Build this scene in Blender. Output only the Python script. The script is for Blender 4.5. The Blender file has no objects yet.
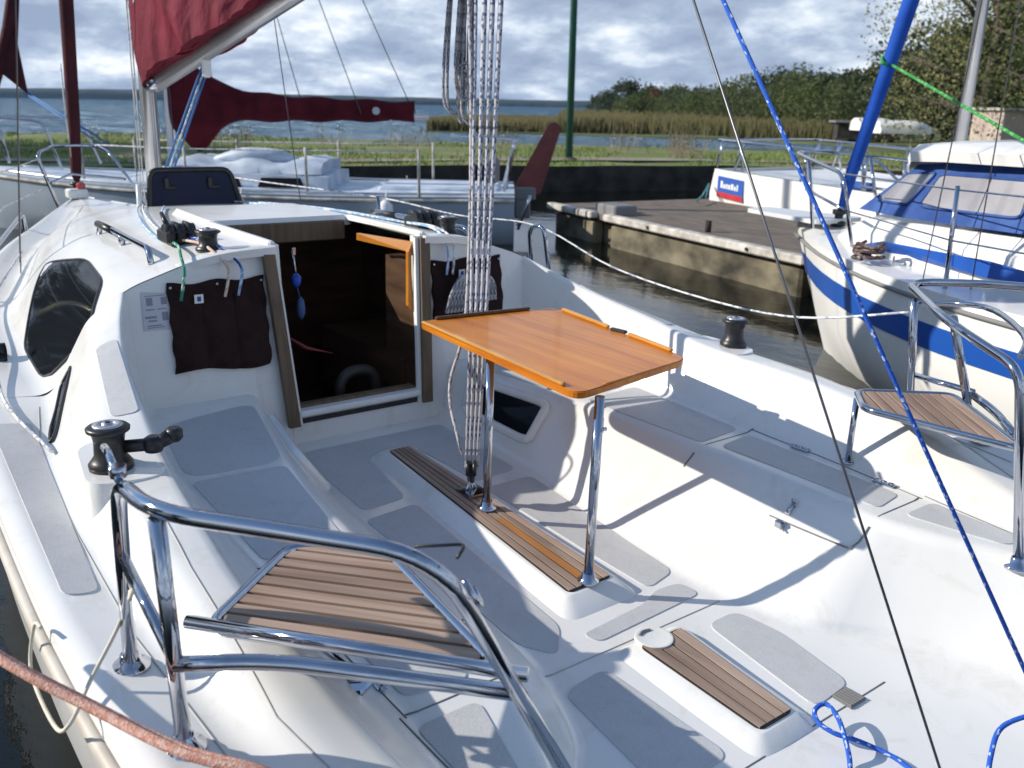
import bpy, math, random
from mathutils import Vector, Matrix, geometry
from mathutils.bvhtree import BVHTree
random.seed(7)
sc = bpy.context.scene
COL = sc.collection
R = math.radians
WATER = -0.32

# ------------------------------------------------------------------ camera model
F_PX, CX, CY = 913.09, 512.0, 384.0
CAM = Vector((-0.0107, 1.7002, 1.4189))
AX = [Vector((-0.60598, -0.79531, 0.01650)), Vector((0.24167, -0.16430, 0.95635)), Vector((0.75788, -0.58352, -0.29177))]
# the yacht lies trimmed a touch by the stern and heeled under a degree
BT = Matrix(((0.9999712, -0.0000468, -0.0075925, 0), (-0.0000468, 0.9999241, -0.0123181, 0), (0.0075925, 0.0123181, 0.9998953, 0), (0, 0, 0, 1)))

def at(u, v, z):
    """world point at height z seen in that direction from where the photographer stood"""
    d = AX[0] * ((u - CX) / F_PX) - AX[1] * ((v - CY) / F_PX) + AX[2]
    return CAM + d * ((z - CAM.z) / d.z)

def far(u, v, D):
    d = AX[0] * ((u - CX) / F_PX) - AX[1] * ((v - CY) / F_PX) + AX[2]
    return CAM + d * (D / math.hypot(d.x, d.y))

# ------------------------------------------------------------------ materials
def mat(name, col, rough=0.5, metal=0.0, coat=0.0, spec=0.5):
    m = bpy.data.materials.new(name); m.use_nodes = True
    b = m.node_tree.nodes['Principled BSDF']
    b.inputs['Base Color'].default_value = (*col, 1); b.inputs['Roughness'].default_value = rough
    b.inputs['Metallic'].default_value = metal; b.inputs['Coat Weight'].default_value = coat
    b.inputs['Specular IOR Level'].default_value = spec
    return m

def nd(m, t, **kw):
    n = m.node_tree.nodes.new(t)
    for k, v in kw.items():
        if k in n.inputs.keys(): n.inputs[k].default_value = v
        else: setattr(n, k, v)
    return n

def ln(m, a, ao, b, bi): m.node_tree.links.new(a.outputs[ao], b.inputs[bi])

def ramp(m, stops):
    n = m.node_tree.nodes.new('ShaderNodeValToRGB'); e = n.color_ramp.elements
    e[0].position, e[0].color = stops[0][0], (*stops[0][1], 1)
    e[1].position, e[1].color = stops[-1][0], (*stops[-1][1], 1)
    for p, c in stops[1:-1]:
        x = e.new(p); x.color = (*c, 1)
    return n

def noisy(name, c1, c2, scale=5, rough=0.5, bump=0.0, bscale=None, detail=6, metal=0, stretch=None, coat=0, lo=0.35, hi=0.65, coord='Object', rvar=0.0, bdist=0.01):
    m = mat(name, c1, rough, metal, coat); b = m.node_tree.nodes['Principled BSDF']
    tc = nd(m, 'ShaderNodeTexCoord'); mp = nd(m, 'ShaderNodeMapping')
    if stretch: mp.inputs['Scale'].default_value = stretch
    ln(m, tc, coord, mp, 'Vector')
    n = nd(m, 'ShaderNodeTexNoise', Scale=scale, Detail=detail); ln(m, mp, 'Vector', n, 'Vector')
    r = ramp(m, [(lo, c1), (hi, c2)]); ln(m, n, 'Fac', r, 'Fac'); ln(m, r, 'Color', b, 'Base Color')
    if rvar:
        q = nd(m, 'ShaderNodeMapRange'); q.inputs['To Min'].default_value = rough - rvar; q.inputs['To Max'].default_value = rough + rvar
        ln(m, n, 'Fac', q, 'Value'); ln(m, q, 'Result', b, 'Roughness')
    if bump:
        n2 = nd(m, 'ShaderNodeTexNoise', Scale=bscale or scale * 4, Detail=4); ln(m, mp, 'Vector', n2, 'Vector')
        bp = nd(m, 'ShaderNodeBump', Strength=bump, Distance=bdist); ln(m, n2, 'Fac', bp, 'Height'); ln(m, bp, 'Normal', b, 'Normal')
    return m

M = {}
def mk_gel():
    m = noisy('gelcoat', (0.74, 0.74, 0.715), (0.80, 0.80, 0.785), 2.2, 0.22, 0.06, 3.0, coat=0.2, rvar=0.08); b = m.node_tree.nodes['Principled BSDF']
    src = b.inputs['Base Color'].links[0].from_socket; tc = nd(m, 'ShaderNodeTexCoord')
    n1 = nd(m, 'ShaderNodeTexNoise', Scale=6.5, Detail=9, Roughness=.72, Distortion=.8); ln(m, tc, 'Object', n1, 'Vector'); r1 = ramp(m, [(.53, (1, 1, 1)), (.72, (.88, .865, .82))]); ln(m, n1, 'Fac', r1, 'Fac')
    n2 = nd(m, 'ShaderNodeTexNoise', Scale=75, Detail=4, Roughness=.8); ln(m, tc, 'Object', n2, 'Vector'); r2 = ramp(m, [(.68, (1, 1, 1)), (.78, (.70, .68, .64))]); ln(m, n2, 'Fac', r2, 'Fac')
    x1 = nd(m, 'ShaderNodeMix', data_type='RGBA', blend_type='MULTIPLY'); x1.inputs[0].default_value = 1; x2 = nd(m, 'ShaderNodeMix', data_type='RGBA', blend_type='MULTIPLY'); x2.inputs[0].default_value = 1
    L = m.node_tree.links; L.new(src, x1.inputs[6]); L.new(r1.outputs['Color'], x1.inputs[7]); L.new(x1.outputs[2], x2.inputs[6]); L.new(r2.outputs['Color'], x2.inputs[7]); L.new(x2.outputs[2], b.inputs['Base Color'])
    return m
M['gel'] = mk_gel()
M['gel2'] = noisy('far_gelcoat', (0.62, 0.64, 0.65), (0.72, 0.74, 0.75), 1.5, 0.3)
M['greyhull'] = noisy('blue_grey_hull', (0.27, 0.34, 0.41), (0.34, 0.41, 0.48), 1.5, 0.35)
M['white'] = noisy('white_paint', (0.76, 0.77, 0.75), (0.82, 0.82, 0.8), 3, 0.3)
M['steel'] = mat('polished_steel', (0.48, 0.50, 0.55), 0.06, 1.0)
M['alu'] = noisy('anodised_aluminium', (0.55, 0.55, 0.56), (0.63, 0.63, 0.64), 6, 0.35, metal=0.85)
M['black'] = noisy('black_plastic', (0.012, 0.012, 0.013), (0.02, 0.02, 0.021), 20, 0.38)
M['rubber'] = noisy('black_caulk', (0.012, 0.01, 0.009), (0.02, 0.018, 0.015), 30, 0.7)
M['seam'] = mat('grey_seam', (0.2, 0.2, 0.2), 0.7)
M['lseam'] = mat('pale_seam', (0.42, 0.41, 0.38), 0.6)
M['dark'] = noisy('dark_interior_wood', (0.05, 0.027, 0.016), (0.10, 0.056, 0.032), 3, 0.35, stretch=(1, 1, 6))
M['glass'] = mat('smoked_acrylic', (0.010, 0.012, 0.016), 0.06, 0, 0, 0.10)
M['hatchglass'] = mat('smoked_hatch_acrylic', (0.014, 0.02, 0.045), 0.12, 0, 0, 0.4)
M['maroon'] = noisy('maroon_canvas', (0.115, 0.012, 0.024), (0.175, 0.020, 0.038), 5, 0.75, 0.9, 9, stretch=(1, 1, .5), bdist=.03)
M['maroon2'] = noisy('dark_maroon_canvas', (0.07, 0.008, 0.013), (0.115, 0.013, 0.021), 4, 0.85, 0.6, 9, bdist=.03)
M['maroon3'] = noisy('deep_maroon_canvas', (0.045, 0.007, 0.011), (0.08, 0.011, 0.017), 4, 0.9, 0.5, 12, bdist=.02); M['bag'] = noisy('dark_brown_canvas', (0.022, 0.012, 0.011), (0.036, 0.019, 0.017), 14, 0.9, 0.4, 150)
M['bluecanvas'] = noisy('blue_canvas', (0.03, 0.07, 0.24), (0.06, 0.12, 0.33), 5, 0.8, 0.3, 30)
M['bluestripe'] = mat('blue_stripe', (0.015, 0.085, 0.38), 0.3)
M['bluecover'] = noisy('blue_sailcloth', (0.012, 0.065, 0.36), (0.018, 0.09, 0.45), 4, 0.7, 0.3, 25)
M['red'] = noisy('red_paint', (0.42, 0.02, 0.03), (0.5, 0.03, 0.04), 8, 0.5)
M['rudder'] = noisy('dull_red_rudder', (0.15, 0.035, 0.033), (0.21, 0.05, 0.045), 6, 0.6)
M['vinyl'] = noisy('pvc_window', (0.19, 0.19, 0.22), (0.29, 0.285, 0.31), 4, 0.4, 0.2, 6)
M['vinyl2'] = noisy('tinted_pvc_window', (0.16, 0.18, 0.22), (0.26, 0.28, 0.3), 3, 0.1, 0.2, 5)
M['green'] = mat('green_rope_cloth', (0.05, 0.42, 0.10), 0.8)
M['cream'] = noisy('cream_cord', (0.62, 0.58, 0.47), (0.7, 0.66, 0.55), 40, 0.9)
M['wire'] = mat('wire_rope', (0.16, 0.16, 0.17), 0.4, 0.7)
M['bluewire'] = mat('blue_cord', (0.04, 0.16, 0.42), 0.7)
M['pole'] = noisy('green_pole_paint', (0.02, 0.09, 0.065), (0.03, 0.12, 0.085), 3, 0.5)
M['tarp'] = noisy('pale_tarp', (0.34, 0.42, 0.52), (0.62, 0.68, 0.76), 3, 0.5, 0.5, 5)
M['rub'] = noisy('beige_rub_rail', (0.42, 0.38, 0.32), (0.55, 0.52, 0.47), 8, 0.55)
M['trunk'] = noisy('bark', (0.05, 0.04, 0.03), (0.11, 0.09, 0.07), 9, 0.9, 0.5, 30)
M['concrete'] = noisy('stained_concrete', (0.025, 0.023, 0.016), (0.25, 0.22, 0.15), 2.3, 0.9, 0.4, 20, stretch=(1, 1, 1.6), lo=0.3, hi=0.7)
M['edgeboard'] = noisy('worn_white_edge_board', (0.30, 0.28, 0.24), (0.62, 0.60, 0.55), 6, 0.8, 0.3, 30)
M['pierdeck'] = noisy('weathered_pier_planks', (0.10, 0.078, 0.06), (0.19, 0.155, 0.125), 3.5, 0.9, 0.4, 30, stretch=(1, 6, 1))
M['bankwall'] = noisy('dark_bank_timber', (0.016, 0.014, 0.012), (0.05, 0.043, 0.036), 3, 0.95, 0.5, 10)
M['sandpath'] = noisy('sandy_path', (0.20, 0.18, 0.13), (0.30, 0.27, 0.20), 2, 0.95)
M['labelw'] = mat('pale_label_film', (0.52, 0.53, 0.57), 0.4)
M['labelink'] = mat('grey_label_ink', (0.24, 0.24, 0.30), 0.5)
M['navyink'] = mat('navy_ink', (0.03, 0.06, 0.25), 0.5)
M['signblue'] = mat('sign_blue', (0.03, 0.10, 0.40), 0.4)
M['orange'] = noisy('orange_lacquered_wood', (0.42, 0.15, 0.015), (0.5, 0.19, 0.02), 6, 0.3)

for k_ in ('maroon', 'maroon2', 'bag', 'bluecanvas', 'bluecover'): M[k_].node_tree.nodes['Principled BSDF'].inputs['Specular IOR Level'].default_value = .12
M['hatchglass'].node_tree.nodes['Principled BSDF'].inputs['Specular IOR Level'].default_value = .15
def mk_nonskid():
    m = mat('grey_nonskid', (0.5, 0.5, 0.495), 0.6); b = m.node_tree.nodes['Principled BSDF']
    tc = nd(m, 'ShaderNodeTexCoord')
    n = nd(m, 'ShaderNodeTexNoise', Scale=3.0, Detail=5); ln(m, tc, 'Object', n, 'Vector')
    r = ramp(m, [(0.3, (0.47, 0.48, 0.49)), (0.7, (0.54, 0.55, 0.56))]); ln(m, n, 'Fac', r, 'Fac'); ln(m, r, 'Color', b, 'Base Color')
    v = nd(m, 'ShaderNodeTexVoronoi', Scale=240.0); ln(m, tc, 'Object', v, 'Vector')
    mpd = nd(m, 'ShaderNodeMapRange'); mpd.inputs['To Min'].default_value = .86; mpd.inputs['To Max'].default_value = 1.05; mpd.inputs['From Max'].default_value = .6; ln(m, v, 'Distance', mpd, 'Value'); cmx = nd(m, 'ShaderNodeMix', data_type='RGBA', blend_type='MULTIPLY'); cmx.inputs[0].default_value = 1
    n6 = nd(m, 'ShaderNodeTexNoise', Scale=22.0, Detail=6, Roughness=.7); ln(m, tc, 'Object', n6, 'Vector'); r6 = ramp(m, [(.5, (1, 1, 1)), (.8, (.88, .87, .85))]); ln(m, n6, 'Fac', r6, 'Fac'); cm2 = nd(m, 'ShaderNodeMix', data_type='RGBA', blend_type='MULTIPLY'); cm2.inputs[0].default_value = 1
    L = m.node_tree.links; L.new(r.outputs['Color'], cmx.inputs[6]); L.new(mpd.outputs['Result'], cmx.inputs[7]); L.new(cmx.outputs[2], cm2.inputs[6]); L.new(r6.outputs['Color'], cm2.inputs[7]); L.new(cm2.outputs[2], b.inputs['Base Color'])
    bp = nd(m, 'ShaderNodeBump', Strength=0.2, Distance=0.0012); ln(m, v, 'Distance', bp, 'Height'); ln(m, bp, 'Normal', b, 'Normal')
    return m
M['pad'] = mk_nonskid()

def mk_wood(name, c1, c2, c3, rough, coat, scale=(2.5, 40, 40), rot=0.0):
    m = mat(name, c1, rough, 0, coat); b = m.node_tree.nodes['Principled BSDF']
    tc = nd(m, 'ShaderNodeTexCoord'); mp = nd(m, 'ShaderNodeMapping'); mp.inputs['Scale'].default_value = scale
    mp.inputs['Rotation'].default_value = (0, 0, rot)
    pre = nd(m, 'ShaderNodeMapping'); pre.inputs['Rotation'].default_value = (0, 0, rot); ln(m, tc, 'Object', pre, 'Vector')
    mp.inputs['Rotation'].default_value = (0, 0, 0); ln(m, pre, 'Vector', mp, 'Vector')
    n = nd(m, 'ShaderNodeTexNoise', Scale=1.0, Detail=8, Distortion=0.6); ln(m, mp, 'Vector', n, 'Vector')
    r = ramp(m, [(0.3, c1), (0.5, c2), (0.72, c3)]); ln(m, n, 'Fac', r, 'Fac')
    n2 = nd(m, 'ShaderNodeTexNoise', Scale=3.0, Detail=3); ln(m, pre, 'Vector', n2, 'Vector')
    mx = nd(m, 'ShaderNodeMix', data_type='RGBA', blend_type='MULTIPLY'); mx.inputs[0].default_value = 0.55
    r2 = ramp(m, [(0.3, (0.66, 0.62, 0.58)), (0.7, (1, 1, 1))]); ln(m, n2, 'Fac', r2, 'Fac')
    m.node_tree.links.new(r.outputs['Color'], mx.inputs[6]); m.node_tree.links.new(r2.outputs['Color'], mx.inputs[7])
    ge = nd(m, 'ShaderNodeNewGeometry'); r3 = ramp(m, [(0, (.72, .70, .68)), (1, (1.12, 1.1, 1.06))]); ln(m, ge, 'Random Per Island', r3, 'Fac')
    my = nd(m, 'ShaderNodeMix', data_type='RGBA', blend_type='MULTIPLY'); my.inputs[0].default_value = 0 if coat > .05 else .9
    m.node_tree.links.new(mx.outputs[2], my.inputs[6]); m.node_tree.links.new(r3.outputs['Color'], my.inputs[7]); m.node_tree.links.new(my.outputs[2], b.inputs['Base Color'])
    bp = nd(m, 'ShaderNodeBump', Strength=0.25, Distance=0.002); ln(m, n, 'Fac', bp, 'Height'); ln(m, bp, 'Normal', b, 'Normal')
    return m
M['teak'] = mk_wood('weathered_teak', (0.29, 0.205, 0.16), (0.40, 0.30, 0.24), (0.49, 0.385, 0.315), 0.6, 0)
M['teakseat'] = mk_wood('weathered_seat_teak', (0.28, 0.185, 0.135), (0.39, 0.275, 0.21), (0.48, 0.36, 0.285), 0.55, 0, rot=-0.71)
M['teakseat2'] = mk_wood('weathered_seat_teak_starboard', (0.28, 0.185, 0.135), (0.39, 0.275, 0.21), (0.48, 0.36, 0.285), 0.55, 0, rot=0.71)
M['teakor'] = mk_wood('oiled_teak', (0.34, 0.14, 0.03), (0.44, 0.19, 0.05), (0.5, 0.24, 0.07), 0.4, 0.1)
M['varnish'] = mk_wood('varnished_table_wood', (0.48, 0.13, 0.007), (0.62, 0.20, 0.012), (0.72, 0.265, 0.022), 0.3, 0.10, scale=(1.6, 26, 26))
M['fiddle'] = mk_wood('varnished_edge_wood', (0.50, 0.22, 0.04), (0.58, 0.28, 0.06), (0.64, 0.34, 0.09), 0.25, 0.3)
M['fiddledark'] = mk_wood('dark_edge_wood', (0.09, 0.045, 0.02), (0.13, 0.065, 0.03), (0.17, 0.09, 0.045), 0.35, 0.1)
M['board'] = mk_wood('grey_brown_frame_wood', (0.10, 0.066, 0.04), (0.15, 0.105, 0.067), (0.20, 0.145, 0.095), 0.6, 0, scale=(30, 30, 2.5))

for k_ in ('varnish', 'fiddle'): M[k_].node_tree.nodes['Principled BSDF'].inputs['Specular IOR Level'].default_value = .3
def mk_rope(name, base, fleck, su=60.0, sv=3.0, thr=0.6, rough=0.85, bump=.6):
    m = mat(name, base, rough); b = m.node_tree.nodes['Principled BSDF']
    tc = nd(m, 'ShaderNodeTexCoord'); mp = nd(m, 'ShaderNodeMapping'); mp.inputs['Scale'].default_value = (su, sv, 1)
    mp.inputs['Rotation'].default_value = (0, 0, 0.0)
    ln(m, tc, 'UV', mp, 'Vector')
    br = nd(m, 'ShaderNodeTexVoronoi', Scale=1.0); br.voronoi_dimensions = '2D'; br.inputs['Randomness'].default_value = 0.95
    ln(m, mp, 'Vector', br, 'Vector')
    sep = nd(m, 'ShaderNodeSeparateColor'); ln(m, br, 'Color', sep, 'Color')
    th = nd(m, 'ShaderNodeMath', operation='GREATER_THAN'); th.inputs[1].default_value = thr; ln(m, sep, 'Red', th, 0)
    mx = nd(m, 'ShaderNodeMix', data_type='RGBA'); mx.inputs[6].default_value = (*base, 1); mx.inputs[7].default_value = (*fleck, 1)
    m.node_tree.links.new(th.outputs[0], mx.inputs[0]); m.node_tree.links.new(mx.outputs[2], b.inputs['Base Color'])
    bp = nd(m, 'ShaderNodeBump', Strength=bump, Distance=0.0015); ln(m, br, 'Distance', bp, 'Height'); ln(m, bp, 'Normal', b, 'Normal')
    return m
M['ropeW'] = mk_rope('white_navy_fleck_rope', (0.47, 0.47, 0.49), (0.12, 0.13, 0.21), 85, 7, 0.74, bump=.12)
M['ropeG'] = mk_rope('grey_fleck_rope', (0.42, 0.41, 0.42), (0.16, 0.16, 0.19), 85, 7, 0.72, bump=.15)
M['ropeB'] = mk_rope('blue_white_fleck_rope', (0.015, 0.10, 0.50), (0.40, 0.50, 0.72), 130, 8, 0.9)
M['ropeP'] = mk_rope('pink_braided_rope', (0.60, 0.28, 0.20), (0.74, 0.46, 0.36), 190, 9, 0.5)
M['ropeL'] = mk_rope('white_line', (0.72, 0.72, 0.72), (0.35, 0.38, 0.45), 60, 3, 0.7)
M['ropeLB'] = mk_rope('pale_blue_line', (0.25, 0.45, 0.68), (0.65, 0.72, 0.8), 60, 3, 0.6)
M['ropeGr'] = mk_rope('green_line', (0.03, 0.25, 0.16), (0.5, 0.6, 0.5), 60, 3, 0.8)
M['ropeNv'] = mk_rope('navy_line', (0.02, 0.06, 0.28), (0.4, 0.45, 0.6), 60, 3, 0.85)
M['ropeOr'] = mk_rope('salmon_line', (0.62, 0.40, 0.30), (0.7, 0.6, 0.5), 60, 3, 0.6)
M['ropeGreenB'] = mk_rope('bright_green_line', (0.03, 0.25, 0.05), (0.12, 0.4, 0.12), 60, 3, 0.7)
M['ropeBr'] = mk_rope('brown_rope', (0.07, 0.045, 0.045), (0.18, 0.13, 0.12), 60, 3, 0.6)

# ------------------------------------------------------------------ mesh builder
class MB:
    def __init__(s): s.v = []; s.f = []; s.m = []; s.sm = []; s.uv = []
    def add(s, vs, fs, mi=0, smooth=False, uvs=None):
        o = len(s.v); s.v += [tuple(p) for p in vs]
        for k, f in enumerate(fs):
            s.f.append([o + i for i in f]); s.m.append(mi); s.sm.append(smooth)
            s.uv.append(uvs[k] if uvs else [(0, 0)] * len(f))
        return s
    def box(s, c, d, rz=0, mi=0, bev=0.0, mtx=None):
        hx, hy, hz = d[0] / 2, d[1] / 2, d[2] / 2; b = min(bev, hx * .9, hy * .9, hz * .9)
        if b <= 0:
            vs = [(x, y, z) for x in (-hx, hx) for y in (-hy, hy) for z in (-hz, hz)]
            fs = [(0, 1, 3, 2), (4, 6, 7, 5), (0, 4, 5, 1), (2, 3, 7, 6), (0, 2, 6, 4), (1, 5, 7, 3)]
        else:
            def ring(ix, iy, z): return [(ix, iy - b, z), (ix, -iy + b, z), (ix - b, -iy, z), (-ix + b, -iy, z), (-ix, -iy + b, z), (-ix, iy - b, z), (-ix + b, iy, z), (ix - b, iy, z)]
            vs = ring(hx - b, hy - b, -hz) + ring(hx, hy, -hz + b) + ring(hx, hy, hz - b) + ring(hx - b, hy - b, hz)
            fs = [tuple(range(8)), tuple(reversed(range(24, 32)))]
            for k in range(3):
                for i in range(8):
                    a, c2 = k * 8 + i, k * 8 + (i + 1) % 8; fs.append((a, a + 8, c2 + 8, c2))
        Mx = (mtx or (Matrix.Translation(c) @ Matrix.Rotation(rz, 4, 'Z')))
        return s.add([Mx @ Vector(p) for p in vs], fs, mi)
    def tube(s, pts, r, seg=10, mi=0, closed=False, smooth=0, caps=True, flat=1.0):
        P = [Vector(p) for p in pts]
        rr = list(r) if isinstance(r, (list, tuple)) else [r] * len(P)
        if smooth: P, rr = spline(P, rr, smooth, closed)
        n = len(P); T = []
        for i in range(n):
            a = P[i - 1] if (i or closed) else P[i]; b = P[(i + 1) % n] if (i < n - 1 or closed) else P[i]
            T.append((b - a).normalized() if (b - a).length > 1e-9 else Vector((0, 0, 1)))
        up = Vector((0, 0, 1)) if abs(T[0].z) < .9 else Vector((1, 0, 0)); N = (up - T[0] * up.dot(T[0])).normalized()
        vs = []; L = [0]
        for i in range(n):
            N = N - T[i] * N.dot(T[i]); N.normalize(); Bn = T[i].cross(N)
            if i: L.append(L[-1] + (P[i] - P[i - 1]).length)
            for k in range(seg):
                a = 2 * math.pi * k / seg; vs.append(P[i] + (N * math.cos(a) * flat + Bn * math.sin(a)) * rr[i])
        fs = []; uv = []
        for i in range(n if closed else n - 1):
            j = (i + 1) % n; l0 = L[i]; l1 = L[j] if j else L[i] + (P[0] - P[i]).length
            for k in range(seg):
                k2 = (k + 1) % seg; fs.append((i * seg + k, i * seg + k2, j * seg + k2, j * seg + k))
                uv.append([(l0, k / seg), (l0, (k + 1) / seg), (l1, (k + 1) / seg), (l1, k / seg)])
        s.add(vs, fs, mi, True, uv)
        if caps and not closed:
            o = len(s.v) - len(vs); s.f += [[o + k for k in reversed(range(seg))], [o + (n - 1) * seg + k for k in range(seg)]]
            s.m += [mi, mi]; s.sm += [False, False]; s.uv += [[(0, 0)] * seg] * 2
        return s
    def lathe(s, c, prof, seg=24, mi=0, axis=(0, 0, 1), smooth=True, arc=None):
        q = Vector((0, 0, 1)).rotation_difference(Vector(axis)); vs = []
        for r, z in prof:
            for k in range(seg):
                a = 2 * math.pi * k / seg; vs.append(Vector(c) + q @ Vector((r * math.cos(a), r * math.sin(a), z)))
        fs = []
        for i in range(len(prof) - 1):
            for k in range(seg):
                k2 = (k + 1) % seg; fs.append((i * seg + k, i * seg + k2, (i + 1) * seg + k2, (i + 1) * seg + k))
        s.add(vs, fs, mi, smooth)
        o = len(s.v) - len(vs); n = len(prof)
        s.f += [[o + k for k in reversed(range(seg))], [o + (n - 1) * seg + k for k in range(seg)]]; s.m += [mi] * 2; s.sm += [False] * 2; s.uv += [[(0, 0)] * seg] * 2
        return s
    def loft(s, rings, mi=0, smooth=True, cyc=False, caps=False, skip=None):
        n = len(rings[0]); vs = [p for r in rings for p in r]; fs = []
        for i in range(len(rings) - 1):
            for k in range(n if cyc else n - 1):
                if skip and skip(i, k): continue
                k2 = (k + 1) % n; fs.append((i * n + k, i * n + k2, (i + 1) * n + k2, (i + 1) * n + k))
        if caps: fs += [tuple(reversed(range(n))), tuple((len(rings) - 1) * n + k for k in range(n))]
        return s.add(vs, fs, mi, smooth)
    def prism(s, poly, z0, z1, mi=0, top=None, smooth=False):
        """poly: list of (x, y); z0/z1 number or function(x, y); top: other outline for the upper face"""
        f0 = z0 if callable(z0) else (lambda x, y: z0); f1 = z1 if callable(z1) else (lambda x, y: z1)
        tp = top or poly; n = len(poly)
        vs = [(x, y, f0(x, y)) for x, y in poly] + [(x, y, f1(x, y)) for x, y in tp]
        fs = [tuple(reversed(range(n))), tuple(range(n, 2 * n))] + [(i, (i + 1) % n, n + (i + 1) % n, n + i) for i in range(n)]
        return s.add(vs, fs, mi, smooth)
    def plate(s, pts, nrm, th, mi=0):
        """flat polygon given by 3D points, thickened along nrm"""
        n = len(pts); d = Vector(nrm).normalized() * th
        vs = [Vector(p) for p in pts] + [Vector(p) + d for p in pts]
        fs = [tuple(reversed(range(n))), tuple(range(n, 2 * n))] + [(i, (i + 1) % n, n + (i + 1) % n, n + i) for i in range(n)]
        return s.add(vs, fs, mi)
    def build(s, name, mats, parent=None, mtx=None, autosmooth=None):
        if not isinstance(mats, (list, tuple)): mats = [mats]
        og = Vector(parent['_o']) if parent is not None and '_o' in parent else Vector((0, 0, 0))
        me = bpy.data.meshes.new(name)
        me.from_pydata([Vector(p) - og for p in s.v], [], s.f)
        for m in mats: me.materials.append(m)
        me.polygons.foreach_set('material_index', s.m); me.polygons.foreach_set('use_smooth', s.sm)
        ul = me.uv_layers.new(name='UVMap'); flat = [c for f in s.uv for p in f for c in p]; ul.data.foreach_set('uv', flat)
        me.validate(); me.update()
        o = bpy.data.objects.new(name, me); COL.objects.link(o)
        if parent is not None: o.parent = parent; o['_o'] = tuple(og)
        if autosmooth:
            try: me.set_sharp_from_angle(angle=R(autosmooth))
            except Exception: pass
        return o

def spline(P, rr, sub, closed=False):
    n = len(P); o = []; q = []
    for i in range(n if closed else n - 1):
        g = lambda k: P[k % n] if closed else P[min(max(k, 0), n - 1)]
        p0, p1, p2, p3 = g(i - 1), g(i), g(i + 1), g(i + 2)
        for j in range(sub):
            t = j / sub
            o.append(0.5 * ((2 * p1) + (p2 - p0) * t + (2 * p0 - 5 * p1 + 4 * p2 - p3) * t * t + (3 * p1 - p0 - 3 * p2 + p3) * t ** 3))
            q.append(rr[i] * (1 - t) + rr[(i + 1) % n] * t)
    if not closed: o.append(P[-1]); q.append(rr[-1])
    return o, q

def bend(pts, r, n=6):
    """polyline with every inner corner rounded by radius r"""
    P = [Vector(p) for p in pts]; o = [P[0]]
    rs = r if isinstance(r, (list, tuple)) else [r] * len(P)
    for i in range(1, len(P) - 1):
        a, b = (P[i - 1] - P[i]), (P[i + 1] - P[i]); d = min(rs[i], a.length * .48, b.length * .48)
        A, Bp = P[i] + a.normalized() * d, P[i] + b.normalized() * d
        for k in range(n + 1):
            t = k / n; o.append(A * (1 - t) ** 2 + P[i] * 2 * t * (1 - t) + Bp * t * t)
    o.append(P[-1]); return o

def rpoly(pts, r, n=5):
    """closed 2D polygon with rounded corners"""
    P = [Vector((*p, 0)) for p in pts]; o = []; m = len(P)
    for i in range(m):
        a, b = P[i - 1] - P[i], P[(i + 1) % m] - P[i]; d = min(r, a.length * .45, b.length * .45)
        A, Bp = P[i] + a.normalized() * d, P[i] + b.normalized() * d
        for k in range(n + 1):
            t = k / n; q = A * (1 - t) ** 2 + P[i] * 2 * t * (1 - t) + Bp * t * t; o.append((q.x, q.y))
    return o

def setp(o, label=None, cat=None, group=None, kind=None):
    for k, v in (('label', label), ('category', cat), ('group', group), ('kind', kind)):
        if v: o[k] = v
    return o

def thing(name, label, cat, loc=(0, 0, 0), group=None, boat=False):
    """Empty at the thing's base; its parts are built in the same frame as loc"""
    o = bpy.data.objects.new(name, None); COL.objects.link(o); o.empty_display_size = 0.1
    o['_o'] = tuple(loc); o.matrix_world = (BT if boat else Matrix()) @ Matrix.Translation(loc)
    return setp(o, label, cat, group)

def single(mb, name, mats, label, cat, loc=(0, 0, 0), group=None, boat=False, kind=None, autosmooth=None):
    """a thing that is one mesh"""
    mb.v = [tuple(Vector(p) - Vector(loc)) for p in mb.v]
    o = mb.build(name, mats, autosmooth=autosmooth); o.matrix_world = (BT if boat else Matrix()) @ Matrix.Translation(loc)
    return setp(o, label, cat, group, kind)

def interp(tab, x):
    """smooth interpolation of rows [x, a, b, ...] sorted by x (monotone cubic)"""
    n = len(tab)
    if x <= tab[0][0]: return list(tab[0][1:])
    if x >= tab[-1][0]: return list(tab[-1][1:])
    i = next(k for k in range(n - 1) if tab[k][0] <= x <= tab[k + 1][0])
    out = []
    for c in range(1, len(tab[0])):
        def d(k): return (tab[k + 1][c] - tab[k][c]) / (tab[k + 1][0] - tab[k][0])
        def m(k):
            if k == 0: return d(0)
            if k == n - 1: return d(n - 2)
            a, b = d(k - 1), d(k)
            return 0 if a * b <= 0 else 2 * a * b / (a + b)
        h = tab[i + 1][0] - tab[i][0]; t = (x - tab[i][0]) / h
        out.append((2 * t ** 3 - 3 * t * t + 1) * tab[i][c] + (t ** 3 - 2 * t * t + t) * h * m(i) + (-2 * t ** 3 + 3 * t * t) * tab[i + 1][c] + (t ** 3 - t * t) * h * m(i + 1))
    return out

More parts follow.
